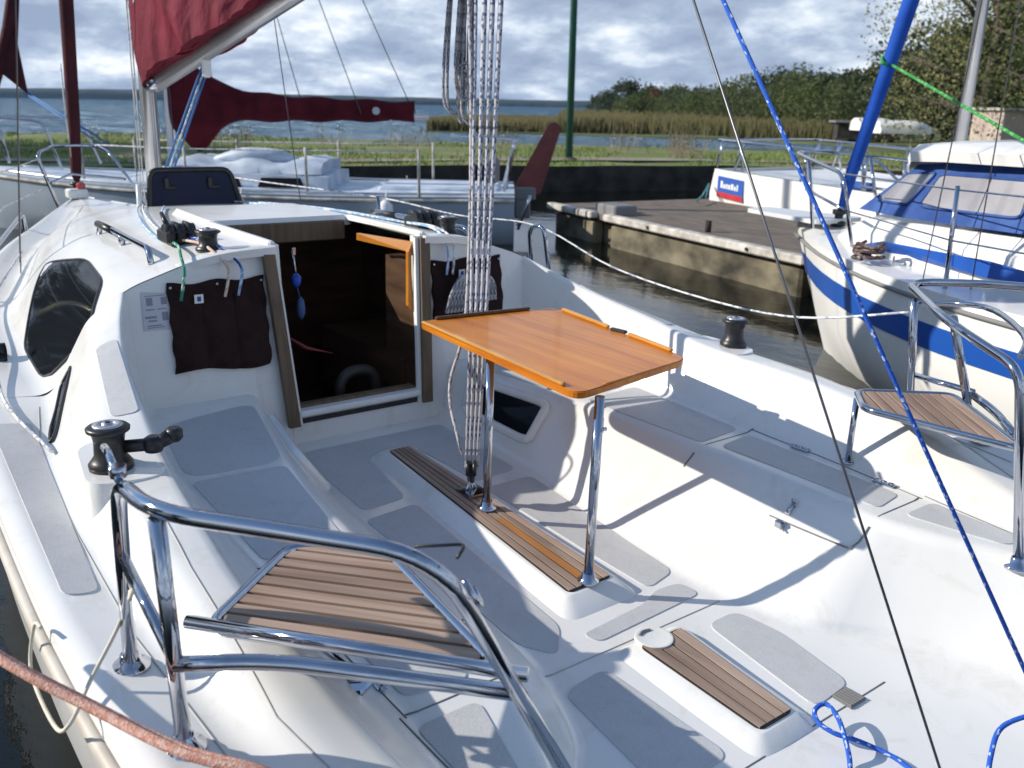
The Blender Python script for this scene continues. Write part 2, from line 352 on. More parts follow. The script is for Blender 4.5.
def fillet(cs, n=5):
    """cs: list of (y, z, r) corners -> points, n+1 per inner corner"""
    o = [(cs[0][0], cs[0][1])]
    for i in range(1, len(cs) - 1):
        p = Vector(cs[i][:2]); a = Vector(cs[i - 1][:2]) - p; b = Vector(cs[i + 1][:2]) - p
        d = min(cs[i][2], a.length * .46, b.length * .46)
        A = p + (a.normalized() * d if a.length > 1e-6 else a); Bp = p + (b.normalized() * d if b.length > 1e-6 else b)
        for k in range(n + 1):
            t = k / n; q = A * (1 - t) ** 2 + p * 2 * t * (1 - t) + Bp * t * t; o.append((q.x, q.y))
    o.append((cs[-1][0], cs[-1][1])); return o

def clip(poly, a, b, c):
    """keep the side a*x + b*y <= c"""
    o = []; n = len(poly)
    for i in range(n):
        p, q = poly[i], poly[(i + 1) % n]; dp, dq = a * p[0] + b * p[1] - c, a * q[0] + b * q[1] - c
        if dp <= 0: o.append(p)
        if dp * dq < 0:
            t = dp / (dp - dq); o.append((p[0] + (q[0] - p[0]) * t, p[1] + (q[1] - p[1]) * t))
    return o

def slats(poly, ang, n, gap, z0, z1, mb, mi=0, alt=None):
    """cut an outline into n planks running along direction ang"""
    nx, ny = -math.sin(ang), math.cos(ang); ds = [p[0] * nx + p[1] * ny for p in poly]; lo, hi = min(ds), max(ds); w = (hi - lo) / n
    for k in range(n):
        a, b = lo + k * w + (gap / 2 if k else 0), lo + (k + 1) * w - (gap / 2 if k < n - 1 else 0)
        q = clip(clip(poly, nx, ny, b), -nx, -ny, -a)
        if len(q) > 2: mb.prism(q, z0, z1, alt if (alt is not None and k == n // 2) else mi)
    return mb

# ================================================================== THE YACHT
yacht = thing('sailing_yacht', 'white sailing yacht in the foreground with open cockpit, teak stern seats and maroon sail cover', 'sailboat', (3.6, 0, WATER), boat=True)
def part(mb, name, mats, parent=None, autosmooth=None, label=None):
    o = mb.build(name, mats, parent or yacht, autosmooth=autosmooth)
    if label: o['label'] = label
    return o

SL = 0.066
def solez(x): return (x - 1.756) * SL - .02
# x, ys, yf, zb, yb, yc, zc, yo, zo, yd, zd, yg, zg
CK = [
 [0.55, .90, .97, .235, 1.0, 1.04, .275, 1.10, .275, 1.15, .270, 1.26, .315],
 [1.00, .71, .80, .245, .95, 1.05, .310, 1.14, .315, 1.21, .300, 1.385, .335],
 [1.20, .585, .72, .250, .95, 1.08, .350, 1.17, .355, 1.24, .325, 1.42, .350],
 [1.34, .45, .685, .255, .95, 1.10, .390, 1.19, .395, 1.26, .340, 1.435, .358],
 [1.66, .35, .68, .265, .95, 1.125, .445, 1.22, .445, 1.29, .36, 1.45, .37],
 [1.91, .335, .67, .27, .96, 1.11, .475, 1.22, .475, 1.30, .37, 1.455, .38],
 [2.30, .36, .64, .285, .965, 1.07, .505, 1.21, .495, 1.29, .38, 1.45, .395],
 [2.60, .385, .585, .295, .96, 1.035, .565, 1.155, .54, 1.27, .39, 1.44, .405],
 [2.95, .395, .51, .305, .925, .98, .635, 1.085, .60, 1.21, .405, 1.42, .42],
 [3.10, .40, .475, .31, .90, .935, .69, 1.045, .635, 1.18, .412, 1.41, .427],
 [3.23, .40, .445, .315, .85, .875, .75, 1.01, .66, 1.155, .42, 1.40, .432],
]
def rake(x, z):
    w = min(max((x - 3.0) / .23, 0), 1); return x + max(z - .2, 0) * .11 * w
def cock_half(x):
    ys, yf, zb, yb, yc, zc, yo, zo, yd, zd, yg, zg = interp(CK, x)
    return fillet([(0, solez(x), 0), (ys, solez(x), .035), (yf, zb, .038), (yb, zb, .04), (yc, zc, .022), (yo, zo, .035), (yd, zd, .035), (yg - .035, zg + .012, .02), (yg, zg, .01), (yg + .004, zg - .03, .01)])
def mirror_ring(x, half): return [(rake(x, z), y, z) for y, z in reversed(half)] + [(rake(x, z), -y, z) for y, z in half[1:]]
xs = [.55 + i * (3.23 - .55) / 60 for i in range(61)]
deck = MB(); deck.loft([mirror_ring(x, cock_half(x)) for x in xs])
# transom closing panel
tr = mirror_ring(.55, cock_half(.55)); deck.plate([Vector(p) for p in tr] + [Vector((.55, -1.2, -.25)), Vector((.55, 1.2, -.25))], (-1, 0, 0), .02)
deck_o = part(deck, 'cockpit_moulding', M['gel'], autosmooth=50)

# cabin top + foredeck: x, zr, y1, z1, yo, zo, ym, zm, yd, zd, yg, zg
CB = [
 [3.19, .872, .55, .857, .872, .752, 1.00, .662, 1.15, .42, 1.40, .43],
 [4.2, .865, .50, .85, .78, .78, .93, .68, 1.10, .45, 1.32, .465],
 [5.0, .83, .40, .82, .62, .765, .76, .68, .93, .48, 1.13, .50],
 [5.8, .75, .28, .745, .42, .72, .55, .65, .70, .52, .86, .545],
 [6.4, .655, .18, .65, .28, .63, .36, .59, .44, .56, .60, .575],
 [7.2, .632, .08, .63, .12, .62, .16, .612, .20, .607, .27, .605],
 [7.75, .632, .01, .632, .014, .630, .018, .628, .022, .626, .03, .625],
]
def cab_half(x):
    zr, y1, z1, yo, zo, ym, zm, yd, zd, yg, zg = interp(CB, x)
    return fillet([(0, zr, 0), (min(.33, y1 * .6), zr - .004, .01), (y1, z1, .2), (yo, zo, .06), (ym, zm, .08), (yd, zd, .06), (yg - .03, zg + .012, .02), (yg, zg, .01), (yg + .004, zg - .03, .01)])
cx_ = [3.23 + i * .09 for i in range(9)] + [3.95 + (7.75 - 3.95) * (i / 44) for i in range(1, 45)]
rings = [mirror_ring(max(x, 3.23), cab_half(x)) if x > 3.231 else mirror_ring(3.23, cab_half(3.23)) for x in cx_]
nh = len(cab_half(4)); mid = nh - 1; ncol = 2 * nh - 1
# columns |y|<.33 are left open for the companionway between x 3.23 and 3.95
yo_idx = 3
cab = MB(); cab.loft(rings, skip=lambda i, k: i < 8 and mid - yo_idx <= k < mid + yo_idx)
part(cab, 'coach_roof', M['gel'], autosmooth=50)

# bulkhead with the companionway opening
bk = MB(); half = cock_half(3.23); roof = cab_half(3.23)
inner = .30
for s in (1, -1):
    pr = [(y, z) for y, z in half[:5 * 6 - 6 + 2] if True]
    k_rim = min(range(len(half)), key=lambda i: abs(half[i][1] - .75) + abs(half[i][0] - .875))
    outer = [(y, z) for y, z in half[:k_rim + 1] if y > inner]
    rf = [(y, z - .004) for y, z in roof if inner < y < .86 and z > .74]
    poly = [(inner, solez(3.23))] + outer + list(reversed(rf)) + [(inner, .868)]
    pts = [Vector((rake(3.23, z), s * y, z)) for y, z in poly]
    bk.plate(pts if s > 0 else pts[::-1], (1, 0, .0), .03)
bk.box((3.245, 0, .13), (.03, .6, .14))
part(bk, 'cabin_bulkhead', M['gel'])
lip = MB()
for s in (1, -1):
    y0, y1 = .33, .68
    ring = []
    for y in [y0 + (y1 - y0) * t / 8 for t in range(9)]:
        zt = next(roof[i][1] + (roof[i + 1][1] - roof[i][1]) * (y - roof[i][0]) / max(roof[i + 1][0] - roof[i][0], 1e-6) for i in range(len(roof) - 1) if roof[i][0] <= y <= roof[i + 1][0])
        w = .05 * (1 - ((y - y0) / (y1 - y0)) ** 2)
        ring.append([(3.31 - w, s * y, zt - .03), (3.305 - w, s * y, zt), (3.315 - w, s * y, zt + .004), (3.34, s * y, zt + .003), (3.34, s * y, zt - .03)])
    lip = MB(); lip.loft(ring if s > 0 else ring[::-1], caps=True, cyc=True); part(lip, 'roof_lip', M['gel'], autosmooth=40)

# dark cabin inside
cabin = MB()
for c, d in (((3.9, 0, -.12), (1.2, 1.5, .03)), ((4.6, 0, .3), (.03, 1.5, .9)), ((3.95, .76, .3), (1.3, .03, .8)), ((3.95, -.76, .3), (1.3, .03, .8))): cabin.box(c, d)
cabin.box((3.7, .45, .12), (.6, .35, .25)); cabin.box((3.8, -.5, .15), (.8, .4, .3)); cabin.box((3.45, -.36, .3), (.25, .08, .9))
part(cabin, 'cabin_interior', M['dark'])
part(MB().tube(bend([(3.46, -.02, .0), (3.46, -.02, .27), (3.46, -.2, .27), (3.46, -.2, .0)], .09), .025, 10), 'galley_bottle_rack', mat('grey_rack', (0.04, 0.036, 0.034), .5))
part(MB().tube([(3.36, .27, .5), (3.4, .16, .42), (3.44, .02, .37)], [.006, .02, .004], 8, flat=.4), 'cabin_strap', mat('red_webbing', (0.22, .04, .045), .8))

# companionway frame
for s in (1, -1):
    b = MB(); n = 5
    p0, p1 = Vector((3.215, s * .285, .16)), Vector((3.215 + .072, s * .335 if s > 0 else -.31, .86))
    wv = Vector((0, .045 * s, 0)); dv = Vector((.05, 0, 0))
    q = [p0, p0 + wv, p1 + wv, p1]; b.plate(q if s < 0 else q[::-1], (-1, 0, .1), .025)
    part(b, 'companionway_board', M['board'])
    c = MB(); q = [p0 - wv * .35 + dv * .3, p0 + dv * .3, p1 + dv * .3, p1 - wv * .35 + dv * .3]; c.plate(q if s < 0 else q[::-1], (-1, 0, .1), .02)
    part(c, 'board_track', M['white'])
sill = MB(); sill.box((3.24, 0, .205), (.07, .57, .025), bev=.006); sill.box((3.232, 0, .172), (.02, .57, .02), mi=1); sill.box((3.27, 0, .223), (.04, .54, .012), mi=2)
part(sill, 'companionway_sill', [M['white'], M['black'], M['board']])
op = MB(); op.plate([(3.30, -.288, .835), (3.30, -.288, .55), (3.30, -.272, .57), (3.30, -.272, .80)], (1, 0, 0), .02)
op.plate([(3.30, -.292, .842), (3.30, -.28, .80), (3.62, -.20, .815), (3.62, -.20, .845)], (0, -.2, 0.0), .015)
part(op, 'companionway_trim', M['orange'])
slide = MB(); slide.prism(rpoly([(3.93, -.36), (3.93, .36), (4.55, .33), (4.55, -.33)], .06), .84, .885, top=rpoly([(3.95, -.33), (3.95, .33), (4.52, .30), (4.52, -.30)], .06))
for s in (1, -1): slide.box((3.62, s * .335, .872), (.68, .03, .028), bev=.008)
part(slide, 'sliding_hatch', M['gel'])
part(MB().box((3.93, 0, .82), (.025, .6, .09), bev=.005), 'hatch_header_board', M['board'])

# hull
hx = [.55 + i * (7.75 - .55) / 70 for i in range(71)]
def gun(x):
    if x < 3.2: r = interp(CK, x); return r[-2], r[-1]
    r = interp(CB, x); return r[-2], r[-1]
hull = MB(); hr = []
for x in hx:
    yg, zg = gun(x); bow = max((x - 3.5) / 4.25, 0); k = 1 - .55 * bow ** 1.2
    pr = [(1, zg - .02), (1.0, zg - .1), (.99, zg - .3), (.93 * (1 - .12 * bow), WATER + .02), (.80 * k, WATER - .18), (.3 * k, -.75)]
    stem = lambda z: -(zg - z) * .28 * bow
    ring = [(x + stem(z), yg * a, z) for a, z in pr]
    hr.append(ring + [(px, -py, pz) for px, py, pz in reversed(ring)])
hull.loft(hr)
part(hull, 'hull', M['gel'], autosmooth=60)
rub = MB()
for s in (1, -1):
    pts = [(x, s * (gun(x)[0] + .008), gun(x)[1] - .05) for x in hx[:-1]]; rub.tube(pts, .016, 8)
part(rub, 'rub_rail', M['rub'])

# raycast helpers on the deck surfaces (yacht frame)
def bvh(objs):
    vs, fs = [], []
    for o in objs:
        off = len(vs); og = Vector(o['_o']); vs += [v.co + og for v in o.data.vertices]; fs += [[off + i for i in p.vertices] for p in o.data.polygons]
    return BVHTree.FromPolygons(vs, fs)
TREE = bvh([o for o in yacht.children if o.name.split('.')[0] in ('cockpit_moulding', 'coach_roof')])
def surf(x, y, dz=0.0):
    h = TREE.ray_cast(Vector((x, y, 1.3)), Vector((0, 0, -1)))
    return (h[0].z if h[0] is not None else 0) + dz
def pad(poly, mb, r=.035, dz=.003, cell=.03):
    ol = rpoly(poly, r, 5); o2 = []
    for i in range(len(ol)):
        a, b = Vector(ol[i]), Vector(ol[(i + 1) % len(ol)]); m = max(1, int((b - a).length / cell))
        o2 += [a + (b - a) * t / m for t in range(m)]
    x0, x1 = min(p.x for p in o2), max(p.x for p in o2); y0, y1 = min(p.y for p in o2), max(p.y for p in o2); ins = []
    def inside(q):
        c = False
        for i in range(len(o2)):
            a, b = o2[i], o2[i - 1]
            if (a.y > q[1]) != (b.y > q[1]) and q[0] < (b.x - a.x) * (q[1] - a.y) / (b.y - a.y) + a.x: c = not c
        return c
    nx, ny = int((x1 - x0) / cell), int((y1 - y0) / cell)
    for i in range(1, nx + 1):
        for j in range(1, ny + 1):
            q = (x0 + i * cell + .0011, y0 + j * cell + .0013)
            if inside(q) and min((Vector(q) - p).length for p in o2) > cell * .45: ins.append(Vector(q))
    n = len(o2); vin = o2 + ins
    vo, _, fo, *_ = geometry.delaunay_2d_cdt(vin, [(i, (i + 1) % n) for i in range(n)], [], 1, 1e-6)
    mb.add([(p.x, p.y, surf(p.x, p.y, dz)) for p in vo], fo, 0, True)
    bd = [(p.x, p.y, surf(p.x, p.y, dz)) for p in o2]; lo_ = [(p[0], p[1], p[2] - .004) for p in bd]
    mb.add(bd + lo_, [(i, i + n, (i + 1) % n + n, (i + 1) % n) for i in range(n)])
    return mb
def seam(pts, name='lid_seam', m='seam', r=.002, step=.03, dz=.0004):
    P = [Vector(p) for p in pts]; o = []
    for i in range(len(P) - 1):
        k = max(1, int((P[i + 1] - P[i]).length / step)); o += [P[i] + (P[i + 1] - P[i]) * t / k for t in range(k)]
    o.append(P[-1]); part(MB().tube([(p.x, p.y, surf(p.x, p.y, dz)) for p in o], r, 6), name, M[m])

# non-skid panels
PADS = [
 [(3.14, .33), (3.14, -.33), (2.62, -.35), (2.60, -.15), (2.97, -.11), (3.03, 0), (2.97, .11), (2.62, .15), (2.60, .33)],
 [(2.54, .36), (2.56, .145), (1.98, .17), (1.72, .18), (1.62, .27), (1.72, .34)],
 [(2.54, -.145), (2.54, -.36), (1.95, -.33), (1.76, -.33), (1.73, -.19), (2.0, -.17)],
 [(1.70, -.30), (1.625, -.31), (1.605, .13), (1.655, .15), (1.675, -.12), (1.71, -.2)],
]
for p in PADS: part(pad(p, MB()), 'nonskid_panel', M['pad'])
for s in (1, -1):
    part(pad([(3.14, s * .50), (3.06, s * .86), (2.60, s * .925), (2.58, s * .625)], MB(), .08), 'nonskid_panel', M['pad'])
    part(pad([(2.545, s * .635), (2.565, s * .925), (2.02, s * .925), (2.0, s * .70)], MB(), .03), 'nonskid_panel', M['pad'])
    part(pad([(1.94, s * .735), (1.96, s * .91), (1.36, s * .91), (1.34, s * .76)], MB(), .03), 'nonskid_panel', M['pad'])
    part(pad([(1.27, s * .79), (1.27, s * .94), (.98, s * .94), (1.0, s * .86)], MB(), .03), 'nonskid_panel', M['pad'])
    part(pad([(3.02, s * .985), (3.02, s * 1.05), (2.56, s * 1.13), (2.54, s * 1.06)], MB(), .025), 'nonskid_panel', M['pad'])
    part(pad([(3.0, s * 1.26), (3.0, s * 1.37), (1.9, s * 1.41), (1.9, s * 1.34)], MB(), .03), 'nonskid_panel', M['pad'])
    seam([(1.98, s * .70), (1.98, s * .96)]); seam([(1.98, s * .955), (1.30, s * .94)]); seam([(1.31, s * .71), (1.31, s * .94)])
    seam([(1.30, s * .955), (.9, s * .94)])
part(pad([(1.49, .36), (1.51, .20), (1.11, .165), (1.09, .39)], MB(), .04), 'nonskid_panel', M['pad'])
part(pad([(1.50, -.20), (1.50, -.33), (1.36, -.36), (1.11, -.33), (1.10, -.165)], MB(), .04), 'nonskid_panel', M['pad'])
seam([(1.565, .36), (1.565, -.33)], 'sole_seam', 'lseam', .002); seam([(1.06, .46), (1.06, -.42)], 'sole_seam', 'seam', .002)

for s in (1, -1):
    seam([(2.08, s * 1.165), (1.75, s * 1.19), (1.3, s * 1.20), (1.0, s * 1.13)], 'moulding_line', 'lseam', .002)
    seam([(3.15, s * 1.21), (2.75, s * 1.285), (2.2, s * 1.315), (1.7, s * 1.325), (1.2, s * 1.29)], 'moulding_line', 'lseam', .002)
# sole plinths with teak strips
def plinth(x0, x1, w0, w1, h, ex, n, scoop=False):
    base = rpoly([(x0 - ex, w0 + .085), (x1 + .08, w1 + .075), (x1 + .08, -w1 - .075), (x0 - ex, -w0 - .085)], .07)
    topo = rpoly([(x0 - .012, w0 + .012), (x1 + .012, w1 + .012), (x1 + .012, -w1 - .012), (x0 - .012, -w0 - .012)], .02)
    b = MB(); b.prism(base, lambda x, y: solez(x) - .02, lambda x, y: solez(x) + h, top=topo, smooth=True)
    pl = part(b, 'sole_plinth', M['gel'], autosmooth=40)
    out = rpoly([(x0, w0), (x1, w1), (x1, -w1), (x0, -w0)], .022)
    t = MB(); t.prism(out, lambda x, y: solez(x) + h - .002, lambda x, y: solez(x) + h + .004, 1)
    for k in range(n):
        lo, hi = -1 + 2 * k / n, -1 + 2 * (k + 1) / n; g = .085
        lo += g / 2 if k else .06; hi -= g / 2 if k < n - 1 else .06
        y = lambda f, w: f * w
        q = [(x0 + .006, y(lo, w0)), (x1 - .006, y(lo, w1)), (x1 - .006, y(hi, w1)), (x0 + .006, y(hi, w0))]
        if k == n // 2 and n == 5: q = [(x0 + .006, y(lo, w0)), ((x0 + x1) / 2 - .1, y(lo, (w0 + w1) / 2)), ((x0 + x1) / 2 - .1, y(hi, (w0 + w1) / 2)), (x0 + .006, y(hi, w0))]; t.prism(q[::-1], lambda x, y: solez(x) + h, lambda x, y: solez(x) + h + .0075, 2); q = [((x0 + x1) / 2 - .1, y(lo, (w0 + w1) / 2)), (x1 - .006, y(lo, w1)), (x1 - .006, y(hi, w1)), ((x0 + x1) / 2 - .1, y(hi, (w0 + w1) / 2))]
        t.prism(q[::-1], lambda x, y: solez(x) + h, lambda x, y: solez(x) + h + .007, 0)
    part(t, 'teak_strip', [M['teak'], M['rubber'], M['teakor']], pl)
    return pl
plinth(1.79, 2.92, .088, .048, .040, .10, 5)
pl2 = plinth(1.10, 1.50, .066, .082, .030, .07, 4)
sc_ = MB(); sc_.lathe((1.505, .02, solez(1.5) + .026), [(.054, 0), (.054, .0115), (.050, .0125), (.046, .0118), (.001, .0112)], 26); sc_.tube([(1.53, .050, solez(1.5) + .0375), (1.538, .03, solez(1.5) + .039), (1.535, .005, solez(1.5) + .0375)], .0055, 6, mi=1, smooth=4)
part(sc_, 'finger_scoop', [M['gel'], M['seam']], pl2, autosmooth=50)

# winches
def winch(x, y, z, r, h, handle=0.0, arm=0.1, parent=yacht):
    w = MB(); w.lathe((x, y, z), [(r * 1.12, 0), (r * 1.15, h * .12), (r * 1.0, h * .2), (r * .82, h * .3), (r * .78, h * .6), (r * .86, h * .78), (r * 1.1, h * .84), (r * 1.12, h * .9), (r * 1.0, h * .94), (r * .8, h * .95)], 32)
    o = part(w, 'winch', M['black'], parent)
    c = MB(); c.lathe((x, y, z + h * .945), [(r * .78, 0), (r * .76, .004), (r * .42, .005), (r * .4, .001), (r * .3, .001), (r * .28, .008), (r * .12, .008)], 28); c.lathe((x, y, z + h * .95), [(r * .16, 0), (r * .16, .0095)], 8, mi=1)
    part(c, 'winch_cap', [M['alu'], M['black']], o)
    return o
for s in (1, -1):
    isl = MB(); r0 = 0; isl.prism(rpoly([(2.16, s * 1.07), (2.56, s * 1.09), (2.52, s * 1.25), (2.19, s * 1.295 if s > 0 else -1.25)][::s], .08), .36, .497, top=rpoly([(2.18, s * 1.085), (2.54, s * 1.10), (2.50, s * 1.24), (2.20, s * 1.28 if s > 0 else -1.235)][::s], .07), smooth=True)
    part(isl, 'winch_island', M['gel'], autosmooth=45)
    w = winch(2.30, s * 1.2, .496, .047, .12)
    hd = MB()
    if s > 0:
        hd.tube([(2.29, 1.17, .55), (2.27, 1.125, .552), (2.26, 1.10, .555)], .017, 10); hd.lathe((2.26, 1.105, .535), [(.022, 0), (.027, .015), (.025, .032), (.014, .04)], 14)
        hd.tube([(2.26, 1.10, .55), (2.25, 1.065, .57)], [.017, .02], 10); hd.lathe((2.25, 1.055, .555), [(.014, 0), (.022, .01), (.022, .028), (.015, .036)], 12)
        part(hd, 'winch_handle_socket', M['black'], w)
for s in (1, -1): winch(3.40, s * .535, surf(3.40, s * .535) - .004, .042, .082)
# rope clutches on the coach roof
for s in (1, -1):
    x, y = 3.66, s * .565; z = surf(x, y); c = MB()
    for k in range(3):
        yy = y + (k - 1) * .042
        c.box((x, yy, z + .03), (.14, .037, .055), bev=.01); c.lathe((x - .02, yy - .017, z + .05), [(.03, 0), (.03, .034)], 16, axis=(0, 1, 0)); c.tube([(x - .02, yy, z + .07), (x + .045, yy, z + .075 + (.04 if (k == 2 and s > 0) else 0))], [.012, .008], 8)
    part(c, 'rope_clutch', M['black'])
# halyard lines running aft along the roof
LINES = [('ropeLB', -.04, 4.9), ('ropeL', 0, 5.2), ('ropeLB', .04, 5.2)]
for s in (1, -1):
    for m_, dy, xe in LINES:
        part(MB().tube([(x, s * (.565 + dy + (.25 - .565 - dy * .5) * ((x - 3.7) / (xe - 3.7)) ** 1.5), surf(x, s * (.565 + dy + (.25 - .565 - dy * .5) * ((x - 3.7) / (xe - 3.7)) ** 1.5), .012)) for x in [3.7 + (xe - 3.7) * t / 10 for t in range(11)]], .005, 6), 'halyard_tail', M[m_])
# lines hanging out of the port clutch into the bag
for m_, y, dy in (('ropeGr', .60, .10), ('ropeOr', .57, -.03), ('ropeNv', .55, -.06), ('ropeLB', .54, -.05)):
    part(MB().tube([(3.62, y, surf(3.6, y, .02)), (3.45, y + dy * .4 - .01, surf(3.45, y, .025)), (3.31, y + dy * .7, .855), (3.25, y + dy - .02, .80), (3.245, y + dy, .70)], .0055, 8, smooth=5), 'halyard_tail', M[m_])
for m_, y in (('ropeLB', -.46), ('ropeL', -.49)):
    part(MB().tube([(3.62, y, surf(3.6, y, .02)), (3.45, y - .01, surf(3.45, y, .02)), (3.31, y, .85), (3.25, y + .02, .78), (3.245, y + .03, .70)], .0055, 8, smooth=5), 'halyard_tail', M[m_])
# grab rails on the roof
for s in (1, -1):
    pts = bend([(4.36, s * .69, surf(4.36, s * .69, -.005)), (4.33, s * .685, surf(4.3, s * .69, .045)), (3.52, s * .72, surf(3.52, s * .72, .05)), (3.48, s * .725, surf(3.48, s * .725, -.005))], .05)
    g = MB().tube(pts, .012, 10); g.tube([(3.95, s * .70, surf(3.95, s * .70, -.005)), (3.95, s * .70, surf(3.95, s * .70, .045))], .014, 8); g.tube([(4.12, s * .695, surf(4.12, s * .695, .04)), (4.36, s * .69, surf(4.36, s * .69, .045))], .016, 8, mi=1)
    part(g, 'grab_rail', [M['steel'], M['black']])
# cabin side windows: wrapped on the cabin side
def side_window(pts, name, s, off=.005, m='glass'):
    """pts: (x, t) with t = 0 at the roof edge and 1 at the side deck"""
    def P(x, t, d):
        zr, y1, z1, yo, zo, ym, zm, yd, zd, yg, zg = interp(CB, x)
        if x < 3.19: q = interp(CK, x); yo, zo, ym, zm, yd, zd = q[4] + .02, q[5] - .01, q[6], q[7], q[8], q[9]
        half = fillet([(yo - .05, zo + .03, 0), (yo, zo, .06), (ym, zm, .08), (yd, zd, .04), (yd + .1, zd, 0)], 8)
        seg = half[4:-4]; L = [0]
        for i in range(1, len(seg)): L.append(L[-1] + math.dist(seg[i], seg[i - 1]))
        g = t * L[-1]; i = max(i for i in range(len(L)) if L[i] <= g + 1e-9); i = min(i, len(seg) - 2)
        u = (g - L[i]) / max(L[i + 1] - L[i], 1e-9); y = seg[i][0] + (seg[i + 1][0] - seg[i][0]) * u; z = seg[i][1] + (seg[i + 1][1] - seg[i][1]) * u
        nv = Vector((seg[i + 1][1] - seg[i][1], -(seg[i + 1][0] - seg[i][0]))).normalized() * -1
        return (x, s * (y + nv.x * d), z + nv.y * d)
    ol = rpoly(pts, .085 if 'small' not in name else .05, 7); xs_ = [p[0] for p in ol]; x0, x1 = min(xs_), max(xs_); rings = []
    for i in range(25):
        x = x0 + .004 + (x1 - x0 - .008) * i / 24; ts = []
        for k in range(len(ol)):
            a, b = ol[k], ol[k - 1]
            if (a[0] - x) * (b[0] - x) <= 0 and abs(a[0] - b[0]) > 1e-9: ts.append(a[1] + (b[1] - a[1]) * (x - a[0]) / (b[0] - a[0]))
        lo, hi = min(ts), max(ts); rings.append([P(x, lo + (hi - lo) * k / 10, off) for k in range(11)])
    w = MB(); w.loft(rings if s > 0 else rings[::-1]); o = part(w, name, M[m])
    bd = [r[0] for r in rings] + rings[-1][1:] + [r[-1] for r in rings[::-1]][1:] + rings[0][::-1][1:-1]
    part(MB().tube(bd, .005, 6, closed=True), 'window_gasket', M['black'], o)
for s in (1, -1):
    side_window([(4.45, .42), (3.95, .10), (3.55, .12), (3.19, .46), (3.40, .98), (3.85, .97)], 'cabin_window', s)
    side_window([(3.16, .62), (3.10, .66), (2.86, .92), (2.80, .99), (2.92, .98), (3.16, .80)], 'small_cabin_window', s)

# side-deck toe handrail and stanchions
for s in (1, -1):
    part(MB().tube(bend([(4.62, s * 1.22, .46), (4.66, s * 1.2, .56), (6.3, s * .66, .68), (6.32, s * .65, .58)], .06), .013, 8), 'toe_rail', M['steel'])
part(MB().tube([(4.75, 1.2, .46), (4.78, 1.2, 1.1)], .012, 8), 'stanchion', noisy('yellowed_steel', (.5, .48, .3), (.6, .56, .4), 5, .3, metal=.6))
part(MB().tube([(4.76, -.97, .48), (4.76, -.95, .88)], .012, 8), 'stanchion', M['steel'])
part(MB().tube(bend([(3.78, -1.34, .43), (3.78, -1.30, .80), (3.66, -1.30, .82), (3.62, -1.34, .43)], .06), .012, 10), 'gate_stanchion', M['steel'])
part(MB().tube(bend([(7.3, .25, .60), (7.25, .37, .98), (7.62, .16, 1.02), (7.62, -.12, 1.02), (7.22, -.12, .98), (7.0, -.30, .61)], .1), .012, 8), 'bow_pulpit', M['steel'])
part(MB().tube([(7.22, .30, .78), (7.5, .1, .82), (7.2, -.2, .80)], .01, 8), 'bow_pulpit_bar', M['steel'])
part(MB().tube([(7.2, .36, .95), (6.2, .78, .93), (4.78, 1.2, .98)], .004, 6), 'guard_wire', M['ropeL']); part(MB().tube([(7.2, .34, .75), (6.2, .76, .74), (4.77, 1.2, .72)], .004, 6), 'guard_wire', M['ropeL'])
lifeline = [(7.0, -.30, .92), (5.9, -.68, .88), (4.76, -.95, .87), (4.2, -1.13, .82), (3.72, -1.30, .81), (3.2, -1.36, .67), (2.6, -1.36, .62), (2.1, -1.33, .64), (1.62, -1.27, .76)]
part(MB().tube(lifeline, .0045, 8, smooth=6), 'guard_line', M['ropeL'])

part(MB().box((3.75, 1.23, .445), (.12, .05, .04), bev=.01).lathe((3.75, 1.20, .47), [(.03, 0), (.03, .03)], 14, axis=(0, 1, 0)).tube([(3.72, 1.24, .46), (3.80, 1.26, .56)], .014, 8), 'sheet_block', M['black'])
part(MB().tube([(5.6, .80, .56), (4.6, 1.10, .50), (3.78, 1.225, .475), (3.2, 1.30, surf(3.2, 1.30, .012)), (2.72, 1.26, surf(2.72, 1.26, .012))], .005, 8, smooth=6), 'headsail_sheet', M['ropeL'])
# deck hatch standing open
hx0, hz0 = 5.18, .775
o = MB(); ol = rpoly([(.225, 0), (.20, .235), (-.24, .235), (-.30, 0)], .05)
hp = [Vector((hx0 + z * .12, y, hz0 + z)) for y, z in ol]; o.plate(hp, (1, 0, -.12), .012)
hat = part(o, 'deck_hatch', M['hatchglass'])
part(MB().tube(hp, .015, 8, closed=True), 'hatch_frame', M['black'], hat)
part(MB().tube(hp[0:12] + hp[12:14], .012, 8).tube([(hx0 + .03, .27, hz0 - .03), (hx0 + .04, .262, hz0 + .16)], .014, 8), 'hatch_stay', M['white'], hat)
for yy in (.12, -.12): part(MB().box((hx0 + .012, yy, hz0 + .165), (.02, .025, .06), bev=.004).box((hx0 + .012, yy - .02, hz0 + .14), (.02, .06, .018), bev=.004), 'hatch_handle', M['black'], hat)

